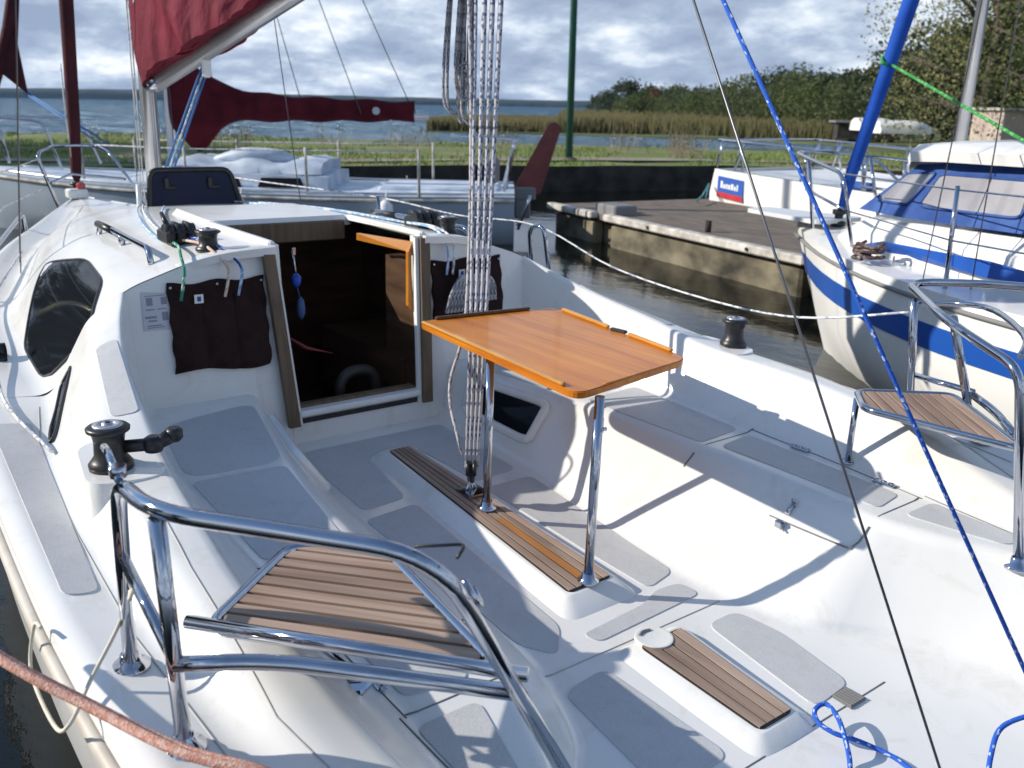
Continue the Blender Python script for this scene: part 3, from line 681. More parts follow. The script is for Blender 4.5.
# mast, boom, sail cover
mast = MB(); MX = 5.82
ms = [(math.cos(a) * .062 + .0, math.sin(a) * .045) for a in [2 * math.pi * k / 20 for k in range(20)]]
mast.loft([[(MX + x - .012 * z, y, z) for x, y in ms] for z in (.70, 2.0, 5.0, 9.3)], cyc=True, caps=True)
for s in (1, -1): mast.tube([(MX - .065 - .01, s * .012, .74), (MX - .09, s * .012, 3.0)], .006, 6)
mo = part(mast, 'mast', M['alu'])
part(MB().tube([(MX + .09, .055, .8), (MX + .05, .055, 3)], .004, 6).tube([(MX - .02, .07, .8), (MX - .04, .07, 3)], .004, 6), 'halyard', M['ropeL'], mo)
G = Vector((5.74, -.02, 1.47)); E_ = Vector((3.48, -.755, 2.35)); bd_ = (E_ - G).normalized(); BE = G + bd_ * 2.75
bm_ = MB(); bm_.tube([G, BE], .050, 16, flat=1.25); bo = part(bm_, 'boom', M['alu'])
part(MB().lathe(G - bd_ * .03, [(.058, 0), (.062, .05), (.058, .1)], 16, axis=bd_).box(G - bd_ * .06, (.08, .04, .08), bev=.01), 'gooseneck', M['steel'], bo)
upv = (Vector((0, 0, 1)) - bd_ * bd_.z).normalized(); sd = bd_.cross(upv)
cov = MB(); cr = []
for i in range(111):
    t = i / 110; L = -.05 + 2.6 * t
    hgt = .60 * (1 - t) ** 1.1 + .16; wid = .085 + .05 * math.sin(min(t * 4, 1) * math.pi / 2) - .05 * t; low = -.005 + .006 * math.sin(t * 37)
    if t < .08: wid *= .55 + t * 5.6
    ring = []
    for k in range(48):
        a = 2 * math.pi * k / 48; c_, s_ = math.cos(a), math.sin(a)
        h_ = (hgt * max(c_, 0) ** .8 if c_ > 0 else low * c_); w_ = wid * s_ * (1 - .35 * max(c_, 0)) * (1 + .22 * math.sin(23 * t + 5 * c_ + 2 * math.sin(7 * t)) + .12 * math.sin(57 * t + 11 * c_) + .07 * math.sin(97 * t - 6 * c_))
        sl = .30 * max(c_, 0) * (1 - t)
        ring.append(G + bd_ * (L + sl * .42) + upv * (h_ + .01 * math.sin(17 * t + 3 * a)) + sd * w_)
    cr.append(ring)
cov.loft(cr, cyc=True, caps=True); part(cov, 'sail_cover', M['maroon'], autosmooth=70)
kick = MB(); kp = G + bd_ * .52
for d in (-.018, 0, .018): kick.tube([kp + Vector((0, d, -.08)), Vector((MX - .12, d * 1.5, .84))], .006, 8, mi=1 if d else 0)
part(kick, 'boom_vang', [M['ropeLB'], M['bluewire']]); part(MB().box(kp + Vector((0, 0, -.09)), (.03, .05, .12), bev=.01).box((MX - .12, 0, .86), (.04, .04, .1), bev=.01), 'vang_block', M['white'])
# furled headsail on its stay
jb = [(7.83 - .02, 0, .72), (7.55, 0, 2.03), (6.2, 0, 8.6)]
jib = MB(); jib.tube([(7.80, 0, .74), (7.795, 0, .8), (7.70, 0, 1.2), (7.55, 0, 2.03), (6.1, 0, 8.8)], [.02, .04, .046, .05, .04], 12); part(jib, 'furled_headsail', M['maroon3'])
fd = MB(); fd.lathe((7.81, 0, .645), [(.05, 0), (.055, .02), (.03, .03), (.03, .06), (.055, .07), (.05, .09)], 16); part(fd, 'furler_drum', M['black'])
part(MB().box((7.62, .05, .665), (.12, .14, .07), bev=.01), 'bow_fitting', M['white']); part(MB().box((7.6, .02, .72), (.05, .06, .05), bev=.01), 'bow_light', mat('bow_light_red', (.5, .08, .07), .3))
part(MB().tube([(7.79, .02, .78), (7.62, .07, 1.35), (7.70, .05, 1.6)], .005, 6), 'headsail_sheet', M['ropeL'])
# standing rigging: shrouds, split backstay
top = Vector((5.72, 0, 9.2))
for y, dx in ((1.02, 5.5), (1.08, 5.2), (-1.02, 5.5)): part(MB().tube([(dx, y * .82, .5), (5.74, y * .06, 8.0)], .003, 6), 'shroud', M['wire'])
# split backstay: the wire leg seen from (940,768) up to (694,0)
def ray_plane_x(u, v, x):
    d = AX[0] * ((u - CX) / F_PX) - AX[1] * ((v - CY) / F_PX) + AX[2]; return CAM + d * ((x - CAM.x) / d.x)
Bi = BT.inverted()
junction = Bi @ ray_plane_x(637, -176, 1.75)
wa = Bi @ ray_plane_x(950, 800, .70); ba = Bi @ ray_plane_x(1075, 782, .62)
part(MB().tube([wa, junction], .0032, 8).tube([junction, (5.55, 0, 9.0)], .0032, 8), 'backstay_wire', M['wire'])
part(MB().tube([ba, junction + Vector((-.02, 0, 0))], .0055, 10), 'backstay_tackle_line', M['ropeB'])

# locker latches, hinges, drain grate, small fittings
def hinge(x, y, rz):
    h = MB(); z = surf(x, y)
    h.box((x, y, z + .005), (.075, .022, .008), rz, bev=.003)
    for d in (-.026, 0, .026): h.lathe((x + d * math.cos(rz) - .009, y + d * math.sin(rz), z + .009), [(.006, 0), (.006, .018)], 8, axis=(1, 0, 0))
    part(h, 'locker_hinge', M['steel'])
for s in (1, -1): hinge(1.76, s * .945, -.05 * s); hinge(1.43, s * .935, -.05 * s)
for s in (1, -1):
    def face(x, t):
        q = interp(CK, x); return Vector((x, s * (q[0] + (q[1] - q[0]) * t), solez(x) + (q[2] - solez(x)) * t))
    def facen(x): q = interp(CK, x); return Vector((0, -s * (q[2] - solez(x)), (q[1] - q[0]))).normalized()
    nn = facen(1.55)
    lt = MB(); a = face(1.55, .86) + nn * .008; b = face(1.55, .66) + nn * .01
    lt.tube(bend([a + Vector((.008, 0, .012)), a + Vector((.008, 0, -.02)), a + Vector((-.008, 0, -.02)), a + Vector((-.008, 0, .012)), a + Vector((.008, 0, .012))], .006), .003, 6); lt.tube([a, a + (b - a) * .5], .008, 8)
    lt.box(b, (.03, .02, .025), bev=.004); lt.tube([b, b + Vector((-.025, 0, -.02)) + nn * .01], .003, 6)
    part(lt, 'locker_latch', M['steel'])
    ln_ = [face(1.98, .93) + nn * .001, face(1.98, .78) + nn * .001]; part(MB().tube(ln_, .003, 6), 'lid_seam', M['seam'])
    l2 = [face(x, .70 if x > 1.33 else .70) + facen(x) * .0015 for x in (1.6, 1.5, 1.42, 1.36, 1.33)]
    part(MB().tube(l2 + [face(1.315, .78) + facen(1.31) * .0015, face(1.31, .92) + facen(1.31) * .0015], .003, 6), 'lid_seam', M['seam'])
# port-light in the starboard and port seat fronts
for s in (1, -1):
    def sf(x, t, d=0): q = interp(CK, x); p = Vector((x, s * (q[0] + (q[1] - q[0]) * t), solez(x) + (q[2] - solez(x)) * t)); return p + Vector((0, -s * (q[2] - solez(x)), (q[1] - q[0]))).normalized() * d
    ol = rpoly([(3.08, .84), (2.66, .84), (2.66, .30), (3.08, .30)], .07); gl = [sf(x, t, .012) for x, t in ol]
    g = MB(); c0 = sum(gl, Vector()) / len(gl); g.add([c0] + gl, [(0, i + 1, (i + 1) % len(gl) + 1) if s < 0 else (0, (i + 1) % len(gl) + 1, i + 1) for i in range(len(gl))])
    w = part(g, 'seat_front_window', M['glass'])
    part(MB().tube([sf(x, t, .008) for x, t in ol], .019, 8, closed=True), 'window_frame', M['gel'], w)
gr = MB(); gz = lambda x, y: solez(x) + .004
for k in range(6): gr.box((1.075 + .0, -.30 + k * .011, solez(1.07) + .005), (.055, .006, .006))
gr.box((1.075, -.273, solez(1.07) + .002), (.06, .07, .004)); part(gr, 'drain_grate', M['seam'])
lk = MB(); lz = surf(1.42, .96)
lk.box((1.385, 1.0, surf(1.385, 1.0) + .008), (.055, .07, .016), .5, bev=.005); lk.tube([(1.39, .99, surf(1.39, 1.0) + .02), (1.47, 1.03, surf(1.47, 1.03) + .02)], .008, 8); part(lk, 'locker_lock', M['steel'])
for x, y in ((1.02, -1.05), (.98, -1.0)): part(MB().lathe((x, y, surf(x, y) - .002), [(.018, 0), (.018, .01), (.008, .014), (.008, .03), (.014, .034)], 12), 'deck_eye', M['steel'])
# printed notice on the bulkhead
lb = MB(); lab = lambda y, z, d: Vector((rake(3.23, z) - .002 - d, y, z))
lb.plate([lab(.825, .735, 0), lab(.722, .725, 0), lab(.725, .595, 0), lab(.828, .6, 0)][::-1], (-1, 0, .11), .0015, 0)
random.seed(3)
for (y, z, w, h) in ((.80, .70, .022, .028), (.75, .70, .02, .026), (.80, .645, .04, .008), (.795, .632, .03, .006), (.75, .645, .022, .03), (.80, .672, .03, .005), (.76, .672, .03, .004), (.79, .615, .05, .004), (.785, .608, .06, .003), (.78, .720, .07, .003)):
    lb.plate([lab(y + w / 2, z + h / 2, .0012), lab(y - w / 2, z + h / 2, .0012), lab(y - w / 2, z - h / 2, .0012), lab(y + w / 2, z - h / 2, .0012)][::-1], (-1, 0, .11), .001, 1)
part(lb, 'bulkhead_notice', [M['labelw'], M['labelink']])

# ---------------- pushpits with teak corner seats
def pushpit(s, loop):
    r = .0135
    if s > 0:
        rail = bend([(1.60, 1.36, .35), (1.535, 1.368, .70), (1.46, 1.382, .80), (1.305, 1.375, .805), (1.12, 1.22, .80), (.975, 1.085, .79), (.93, .80, .24)], [0, .15, .07, .09, .2, .12, 0], 8)
        t = MB().tube(rail, r, 12)
        t.tube([(1.33, 1.35, .36), (1.30, 1.37, .795)], r, 12)
        t.tube([(1.545, 1.366, .62), (1.318, 1.36, .545)], r * .75, 10)
        t.tube(bend([(1.318, 1.36, .53), (1.25, 1.22, .52), (.96, .94, .515)], .1), r, 12)
    else:
        rail = bend([(.95, -.83, .24), (1.03, -.80, .77), (1.31, -.935, .825), (1.70, -1.37, .845), (1.38, -1.47, .88), (.9, -1.42, .90), (.78, -1.2, .85), (.72, -1.1, .30)], [0, .07, .25, .11, .2, .1, .1, 0], 8)
        t = MB().tube(rail, r, 12)
        t.tube([(1.60, -1.36, .35), (1.58, -1.22, .815)], r, 12)
        t.tube([(1.36, -1.35, .36), (1.36, -1.06, .815)], r, 12)
        t.tube([(1.595, -1.33, .53), (1.37, -1.31, .53)], r * .8, 10)
        t.tube([(1.60, -1.25, .80), (1.36, -1.25, .83), (1.1, -.95, .83), (1.04, -.81, .80)], r * .7, 10, smooth=5)
        t.tube(bend([(1.37, -1.31, .52), (1.25, -1.22, .51), (.99, -.9, .505)], .1), r, 12)
    o = part(t, 'pushpit_rail', M['steel'])
    for x, y, z in ((1.60, s * 1.36, surf(1.60, s * 1.36)), (1.33, s * 1.35, surf(1.33, s * 1.35)), (.93 if s > 0 else .95, s * (.80 if s > 0 else .83), surf(.94, s * .815))):
        part(MB().lathe((x, y, z - .004), [(.036, 0), (.036, .008), (.022, .014), (.018, .03), (.014, .034)], 18), 'rail_foot', M['steel'], o)
    # seat
    seat = thing_part('stern_seat')
    z = .512; out = [(1.42, 1.27), (1.625, 1.02), (1.50, .87), (1.03, .925)]; out = [(x, s * y) for x, y in out]
    ol = rpoly(out[::s], .045); fr = MB().tube([(x, y, z) for x, y in ol], .0115, 10, closed=True)
    if s > 0: fr.tube([(1.45, 1.295, z + .006), (.985, .90, z + .006)], .0125, 12)
    fr.tube([(1.585, s * .965, surf(1.585, s * .965) - .002), (1.585, s * .965, z - .005)], .0105, 10); fr.lathe((1.585, s * .965, surf(1.585, s * .965) - .001), [(.022, 0), (.022, .006), (.012, .009)], 14)
    cxm, cym = sum(p[0] for p in out) / 4, sum(p[1] for p in out) / 4
    part(fr, 'seat_frame', M['steel'], seat)
    inn = rpoly([(cxm + (x - cxm) * .94, cym + (y - cym) * .94) for x, y in out][::s], .04)
    ang = math.atan2(s * (1.27 - .925), 1.42 - 1.03); w = MB(); w.prism(inn, z - .01, z - .002, 1); slats(inn, ang, 9, .009, z - .003, z + .006, w, 0)
    part(w, 'seat_slats', [M['teakseat'] if s > 0 else M['teakseat2'], M['rubber']], seat)
    return o
def thing_part(name):
    o = bpy.data.objects.new(name, None); COL.objects.link(o); o.empty_display_size = .1; o.parent = yacht; o['_o'] = yacht['_o']; return o
pp_ = pushpit(1, False); pushpit(-1, True)
part(MB().tube([(1.46, 1.38, .80), (1.56, 1.37, .815), (1.63, 1.36, .80)], .007, 8).lathe((1.48, 1.376, .80), [(.014, 0), (.014, .02)], 10), 'rail_end_hook', M['steel'], pp_)
clp = MB().tube(bend([(1.0, 1.105, .80), (.972, 1.035, .796), (.957, 1.062, .788)], .015), .0025, 8); part(clp, 'rail_clip', M['black'], pp_)
part(MB().tube(bend([(.985, 1.03, .73), (.965, 1.02, .70), (.98, 1.0, .68), (.99, 1.01, .71)], .012), .005, 8), 'snap_hook', M['steel'], pp_)

# ================================================================== LOOSE THINGS ON THE YACHT
# cockpit table
tb = thing('cockpit_table', 'varnished orange-brown folding table on two steel legs in the cockpit', 'table', (2.3, -.1, .04), boat=True)
TZ = .625
P4 = [(2.805, -.012), (1.815, .075), (1.918, -.498), (2.745, -.625)]
t = MB(); ol = rpoly(P4, .06, 6); t.prism(ol, TZ - .012, TZ + .006); t.prism([(2.31 + (x - 2.31) * .992, -.265 + (y + .265) * .988) for x, y in ol], TZ + .006, TZ + .0085)
part(t, 'tabletop', M['varnish'], tb)
def fid(a, b, m, w=.016, h=.012):
    a, b = Vector((*a, 0)), Vector((*b, 0)); d = (b - a); f = MB(); mx = Matrix.Translation((a + b) / 2 + Vector((0, 0, TZ + .0088 + h / 2))) @ Matrix.Rotation(math.atan2(d.y, d.x), 4, 'Z')
    f.box(None, (d.length, w, h), bev=.004, mtx=mx); part(f, 'fiddle_strip', M[m], tb)
fid((2.76, -.004 - .004), (1.89, .058), 'fiddle', .018); fid((2.79, -.08), (2.755, -.50), 'fiddledark')
fid((2.68, -.605), (2.36, -.555), 'fiddle'); fid((2.24, -.54), (2.0, -.505), 'fiddle'); fid((1.84, -.05), (1.90, -.42), 'varnish', .014, .006)
part(MB().box((2.30, -.548, TZ + .014), (.07, .018, .012), .15, bev=.003), 'edge_hinge', M['black'], tb)
for x, yy, w_ in ((1.804, 0, .0145), (2.336, -.004, .0145)):
    zf = solez(x) + .048; lg = MB().tube([(x, yy, zf), (x + (.01 if x < 2 else 0), yy - (.012 if x < 2 else 0), TZ - .012)], w_, 18); part(lg, 'leg', M['steel'], tb)
    part(MB().lathe((x, yy, zf - .001), [(.034, 0), (.034, .006), (.022, .012), (.019, .03)], 22), 'leg_foot', M['steel'], tb)
part(MB().box((1.812, -.02, TZ - .10), (.02, .012, .05), bev=.003).lathe((1.80, -.03, TZ - .11), [(.006, 0), (.006, .02)], 8, axis=(0, 1, 0)), 'leg_catch', M['steel'], tb)

# mainsheet
msh = thing('mainsheet', 'navy-flecked white mainsheet tackle running from the sole up to the boom', 'rope', (2.47, -.03, solez(2.47) + .045), boat=True)
b0 = Vector((2.47, -.03, solez(2.47) + .135)); topS = E_ + Vector((-.05, 0.0, -.10))
side = (AX[0] - Vector((0, 0, AX[0].z))).normalized()
offs_t = [-.058, -.016, .022, .062]; offs_b = [-.018, -.006, .008, .02]; KN = Vector((2.845, -.315, .645))
for i, (a, b) in enumerate(zip(offs_b, offs_t)):
    r_ = [.0072, .008, .0105, .0125]; kn = KN + side * (a * .6 + b * .3); pts = [b0 + side * a, kn, kn + (topS + side * b - kn) * .5, topS + side * b]
    part(MB().tube(pts, r_ if i else [.006, .007, .008, .009], 10), 'mainsheet_fall', M['ropeW'], msh)
part(MB().tube([b0 + side * -.03 + Vector((0, 0, .05)), b0 + side * -.05 + Vector((0, 0, .12)), b0 + side * -.06 + Vector((.14, -.07, .26)), KN + side * -.035 + Vector((.02, 0, 0)), KN + side * -.055 + (topS - KN) * .5, topS + side * -.11], [.006, .006, .006, .007, .009, .010], 10, smooth=6), 'mainsheet_tail', M['ropeG'], msh)
blk = MB(); 
for d in (-.012, .012): blk.lathe(b0 + side * d + Vector((0, 0, .0)) - Vector((0, .0, 0)), [(.026, -.007), (.03, 0), (.026, .007)], 18, axis=side)
blk.box(b0 + Vector((0, 0, -.02)), (.03, .02, .07), bev=.006); part(blk, 'lower_block', M['black'], msh)
shk = MB().tube(bend([b0 + Vector((0, 0, -.04)), b0 + Vector((.01, 0, -.07)), b0 + Vector((0, 0, -.085)), b0 + Vector((-.01, 0, -.07)), b0 + Vector((0, 0, -.04))], .01), .004, 8); shk.tube([(2.47, -.05, solez(2.47) + .057), (2.47, -.03, solez(2.47) + .082), (2.47, -.01, solez(2.47) + .057)], .005, 8, smooth=4)
shk.box((2.46, -.03, solez(2.46) + .053), (.09, .09, .006), bev=.002); part(shk, 'sole_shackle', M['steel'], msh)
part(MB().box(topS + Vector((0, 0, .02)), (.06, .05, .14), bev=.01), 'boom_block', M['black'], msh)
random.seed(5)
tn = Bi @ at(470, 10, 1.86)
coil = MB()
for k in range(9):
    ox = (k - 4.4) * .009; dp = random.uniform(-.03, .03); ln_ = .26 + random.uniform(-.08, .16)
    a = tn + side * (ox - .015) + Vector((0, 0, .35)); w_ = random.uniform(.018, .05) * (1.6 if k == 0 else 1)
    coil.tube([a, a + side * -w_ * .5 + Vector((dp, 0, -.2)), a + side * -w_ + Vector((dp, 0, -.35 - ln_)), a + side * -w_ * .4 + Vector((dp, 0, -.35 - ln_ - .12)), a + side * w_ * .4 + Vector((dp, 0, -.35 - ln_ - .06)), a + side * w_ * .3 + Vector((dp, 0, -.2)), a + side * .008], .0082, 8, smooth=5)
cc = Bi @ at(465, 92, 1.49)
cc = tn + side * -.01 + Vector((0, 0, -.26))
coil.tube([cc + side * -.045, cc + Vector((-.03, 0, .02)), cc + side * .035 + Vector((0, 0, .01)), cc + Vector((-.03, 0, -.02)), cc + side * -.045 + Vector((0, 0, -.02))], .008, 8, smooth=5)
single(coil, 'coiled_rope', M['ropeG'], 'bundle of grey flecked rope coiled and hung from the boom beside the mainsheet', 'rope', tuple(tn), boat=True)
# rope hank in the starboard bag
hk = MB()
for k in range(7): a = -.50 - .018 * k; hk.tube([(3.20, a - .05, .58), (3.19, a - .03, .66), (3.18, a + .03, .70), (3.17, a + .09, .64), (3.18, a + .11, .55)], .0085, 8, smooth=5)
single(hk, 'rope_hank', M['ropeG'], 'hank of grey flecked rope stuffed in the starboard canvas pocket', 'rope', (3.19, -.5, .6), boat=True)

# canvas pockets on the bulkhead
def bag(y0, y1, z0, z1, label, npk):
    b = thing('canvas_pocket', label, 'storage pouch', (3.2, (y0 + y1) / 2, z0), 'canvas pockets on the bulkhead', True)
    g = MB(); rows = []
    for i in range(13):
        z = z1 + (z0 - z1) * i / 12; row = []
        for k in range(31):
            u = k / 30; y = y0 + (y1 - y0) * u; bul = .004 + .035 * (i / 12) ** .7 * (.35 + .65 * abs(math.sin(math.pi * u * npk)) ** .6) * (1 if i < 12 else .4)
            row.append((rake(3.23, z) - .004 - bul, y + .004 * math.sin(7 * z * 9), z + .012 * math.sin(u * 5.5 + y0 * 9) * (i / 12) + (.006 * math.cos(u * math.pi * 4) if i == 0 else 0)))
        rows.append(row)
    bk_ = [[(rake(3.23, r[k][2]) - .003, r[k][1], r[k][2]) for k in range(31)] for r in rows]
    g.loft(rows, smooth=True); g.loft([rows[0], bk_[0]]); g.loft([rows[-1], bk_[-1]]); g.loft([[r[0] for r in rows], [r[0] for r in bk_]]); g.loft([[r[-1] for r in rows], [r[-1] for r in bk_]])
    part(g, 'pocket_cloth', M['bag'], b)
    f = MB()
    for k in range(1, npk): y = y0 + (y1 - y0) * k / npk; f.tube([(rake(3.23, z) - .016, y, z) for z in (z1 - .05, z0 + .01)], .003, 6)
    part(f, 'stitched_seam', M['bag'], b)
    for u in (0.03, .5, .97): part(MB().lathe((rake(3.23, z1) - .012, y0 + (y1 - y0) * u, z1 - .012), [(.006, 0), (.006, .004), (.003, .006)], 12, axis=(-1, 0, 0)), 'snap_stud', M['steel'], b)
    ty = y0 + (y1 - y0) * (.28 if y0 > 0 else .38); tz = z1 - .055
    tg = MB(); tg.box((rake(3.23, tz) - .0335, ty, tz), (.003, .032, .032)); tg.box((rake(3.23, tz) - .036, ty, tz), (.003, .013, .017), mi=1); part(tg, 'cloth_tag', [M['white'], M['navyink']], b)
bag(.735, .375, .43, .755, 'dark brown canvas pocket left of the companionway, ropes hanging into it', 3)
bag(-.375, -.74, .50, .755, 'dark brown canvas pocket right of the companionway, holding a rope hank', 2)
# key float
kf = thing('key_float', 'blue key float with blue lanyard hanging in the companionway', 'key float', (3.33, .22, .78), boat=True)
part(MB().tube([(3.36, .22, .83), (3.34, .222, .79), (3.33, .22, .74)], .004, 6).box((3.345, .22, .83), (.012, .014, .03), bev=.003), 'hook', M['steel'], kf)
part(MB().lathe((3.33, .22, .69), [(.004, 0), (.016, .015), (.019, .04), (.008, .055)], 14), 'float', mat('blue_float', (.01, .06, .4), .4), kf)
part(MB().lathe((3.33, .205, .56), [(.004, 0), (.015, .02), (.017, .05), (.013, .075), (.004, .09)], 14).tube([(3.33, .22, .70), (3.33, .207, .64)], .002, 6), 'fob', mat('slate_blue_fob', (.04, .08, .2), .5), kf)

# blue line lying on the aft sole
def onsole(u, v, dz=.012):
    p = CAM; d = AX[0] * ((u - CX) / F_PX) - AX[1] * ((v - CY) / F_PX) + AX[2]
    p0 = Bi @ CAM; d = Bi.to_3x3() @ d; nz = Vector((-SL, 0, 1)); k = ((Vector((1.756, 0, dz - .02)) - p0).dot(nz)) / d.dot(nz); return p0 + d * k
bl = MB(); bl.tube([onsole(u, v, .012 + .05 * h) for u, v, h in ((848, 790, 0), (850, 765, 0), (846, 742, .6), (838, 718, .8), (826, 704, .8), (815, 710, .7), (818, 722, .5), (834, 733, .4), (850, 738, .3), (868, 745, 0), (895, 758, 0), (925, 780, 0), (960, 800, 0), (985, 790, .5), (990, 760, 1), (998, 732, 1.6), (1015, 720, 2), (1045, 712, 2.5))], .0062, 10, smooth=6)
single(bl, 'blue_line', M['ropeB'], 'loose bright blue rope looped on the cockpit sole at the stern', 'rope', tuple(onsole(850, 740)), boat=True)
# pink mooring line
pk = MB(); A = [Bi @ at(u, v, z) for u, v, z in ((-150, 560, .62), (0, 656, .52), (90, 704, .47), (180, 748, .44), (265, 772, .42), (330, 800, .36))]
pk.tube(A, .0085, 10, smooth=8); pk.tube([p + Vector((-.03, .004, .012)) * (1.0 if 0 < i < 4 else .6) for i, p in enumerate(A)], .0085, 10, smooth=8)
single(pk, 'mooring_rope', M['ropeP'], 'doubled pink braided mooring rope crossing the port quarter', 'rope', tuple(A[3]), boat=True)
# thin cream cord over the rail
cd = [(1.50, 1.36, .60), (1.47, 1.38, .58), (1.55, 1.36, .55), (1.58, 1.38, .47), (1.55, 1.44, .40), (1.50, 1.49, .36), (1.60, 1.50, .30), (1.80, 1.50, .30), (1.83, 1.48, .38), (1.78, 1.475, .40)]
single(MB().tube(cd, .0038, 8, smooth=6), 'thin_cord', M['cream'], 'thin cream cord tied to the port rail and hanging over the gunwale', 'cord', (1.55, 1.42, .38), boat=True)

# ================================================================== NEIGHBOURING BOATS
def hull_rings(L, beam, fb, sheer, draft=.25, n=28, rakeb=.35, stern=.75):
    """bow towards +x, x from 0 (stern) to L; returns deck edge and hull rings"""
    out = []; edge = []
    for i in range(n + 1):
        t = i / n; x = L * t; y = beam / 2 * (stern + (1 - stern) * math.sin(min(t / .45, 1) * math.pi / 2)) * (1 if t < .5 else max(1 - ((t - .5) / .5) ** 2.2, .012))
        z = fb + sheer * max(t - .25, 0) ** 1.6; edge.append((x, y, z)); b = max(t - .5, 0) * 2; r = []
        for a, q in ((1.0, 1.0), (.995, .75), (.97, .4), (.90 - .2 * b, .06), (.72 - .35 * b, -.12), (.3 - .15 * b, -draft)):
            zz = q * z if q > 0 else q; r.append((x - rakeb * b ** 2 * (z - zz) / z * .7, y * a, zz))
        out.append(r + [(p[0], -p[1], p[2]) for p in reversed(r)])
    return out, edge
def place(o, loc, rz): o.matrix_world = Matrix.Translation(loc) @ Matrix.Rotation(rz, 4, 'Z')
def bthing(name, label, cat, loc, rz, group=None):
    o = thing(name, label, cat, (0, 0, 0), group); place(o, loc, rz); return o
def deckmesh(edge, camber=.05, lo=0):
    return MB().loft([[(x, y * a, z + camber * (1 - a * a)) for a in (1, .8, .5, 0, -.5, -.8, -1)] for x, y, z in edge])

# ---- blue striped cruiser to starboard
LB = 6.4; bowtop = Vector((4.28, -4.36, WATER))
dirb = Vector((math.cos(R(-6)), math.sin(R(-6)), 0)); stern = bowtop - dirb * LB; rzb = math.atan2(dirb.y, dirb.x)
nb = bthing('cabin_sailboat', 'white sailboat with a blue hull stripe and blue canvas enclosure, right of the cockpit', 'sailboat', stern, rzb)
HR, ED = hull_rings(LB, 2.7, .80, .14, rakeb=.55)
nb_p = lambda mb, n, m, parent=None, a=None: mb.build(n, m, parent or nb, autosmooth=a)
nb_p(MB().loft(HR), 'hull', M['white'], a=60); nb_p(deckmesh(ED), 'deck', M['gel'])
strp = MB()
for s in (1, -1):
    def hp_(i, q):  # point on hull side at fraction of freeboard q
        r = HR[i]; k = 0
        zt = r[0][2]; pts = r[:6]
        for j in range(5):
            if pts[j][2] >= q * zt >= pts[j + 1][2]:
                u = (pts[j][2] - q * zt) / (pts[j][2] - pts[j + 1][2]); p = [pts[j][c] + (pts[j + 1][c] - pts[j][c]) * u for c in range(3)]; return (p[0] + .003, s * (p[1] + .006), p[2])
    rr_ = [[hp_(i, q) for q in (.80 - .02 * (28 - i) / 14, .74, .68, .62 + .0 * i)] for i in range(0, 29)]
    strp.loft(rr_ if s < 0 else rr_[::-1])
nb_p(strp, 'hull_stripe', M['bluestripe'])
rb = MB()
for s in (1, -1): rb.tube([(x, s * (y + .006), z - .06) for x, y, z in ED], .013, 8)
nb_p(rb, 'rub_rail', M['seam'])
cb = MB(); rings = []
for x, hw, h in ((.8, .92, .30), (2.5, .92, .30), (4.2, .88, .28), (4.9, .76, .27), (5.4, .58, .24), (5.75, .34, .10), (5.9, .2, .0)):
    zb = .86; rings.append([(x, hw, zb - .06), (x, hw * .96, zb + h * .55), (x, hw * .86, zb + h * .9), (x, 0, zb + h + .05), (x, -hw * .86, zb + h * .9), (x, -hw * .96, zb + h * .55), (x, -hw, zb - .06)])
cb.loft(rings, caps=True); nb_p(cb, 'cabin', M['gel'], a=35)
for s in (1, -1):
    w = MB(); w.plate([(5.35, s * .60, .92), (4.3, s * .895, .90), (3.6, s * .93, .92), (4.3, s * .89, .99), (5.1, s * .71, .98)], (.25, s, .1), .008); nb_p(w, 'cabin_stripe', M['bluestripe'])
tent = bpy.data.objects.new('canvas_enclosure', None); COL.objects.link(tent); tent.parent = nb; tent['_o'] = (0, 0, 0)
trg = [[(5.55, .40, 1.12), (5.15, .40, 1.43), (5.15, -.40, 1.43), (5.55, -.40, 1.12)], [(5.05, .66, 1.13), (4.85, .56, 1.46), (4.85, -.56, 1.46), (5.05, -.66, 1.13)], [(3.9, .84, 1.14), (3.9, .72, 1.47), (3.9, -.72, 1.47), (3.9, -.84, 1.14)], [(.3, .90, 1.10), (.3, .76, 1.46), (.3, -.76, 1.46), (.3, -.90, 1.10)]]
nb_p(MB().loft(trg, smooth=False), 'tent_cloth', M['bluecanvas'], tent)
def tentwin(a, b, u0, u1, v0, v1, s, m, name):
    A0, A1, B0, B1 = Vector(trg[a][0]), Vector(trg[a][1]), Vector(trg[b][0]), Vector(trg[b][1])
    if s < 0: A0, A1, B0, B1 = [Vector((p.x, -p.y, p.z)) for p in (A0, A1, B0, B1)]
    f = lambda u, v: (A0 * (1 - u) + B0 * u) * (1 - v) + (A1 * (1 - u) + B1 * u) * v
    ol = rpoly([(u0 + .04, v0), (u1 - .02, v0), (u1, v1), (u0, v1)], .07); n = (B0 - A0).cross(A1 - A0).normalized(); n = n if n.y * s > 0 else -n
    nb_p(MB().plate([f(u, v) + n * .004 for u, v in ol], n, .006), name, M[m], tent)
    nb_p(MB().tube([f(u, v) + n * .008 for u, v in ol], .009, 6, closed=True), 'window_binding', M['bluecanvas'], tent)
for s in (1, -1):
    tentwin(0, 1, .12, .98, .22, .80, s, 'vinyl', 'tent_window'); tentwin(1, 2, .03, .70, .22, .80, s, 'vinyl', 'tent_window'); tentwin(2, 3, .02, .24, .2, .78, s, 'vinyl2', 'tent_window'); tentwin(2, 3, .30, .60, .2, .78, s, 'vinyl2', 'tent_window'); tentwin(2, 3, .66, .95, .2, .78, s, 'vinyl2', 'tent_window')
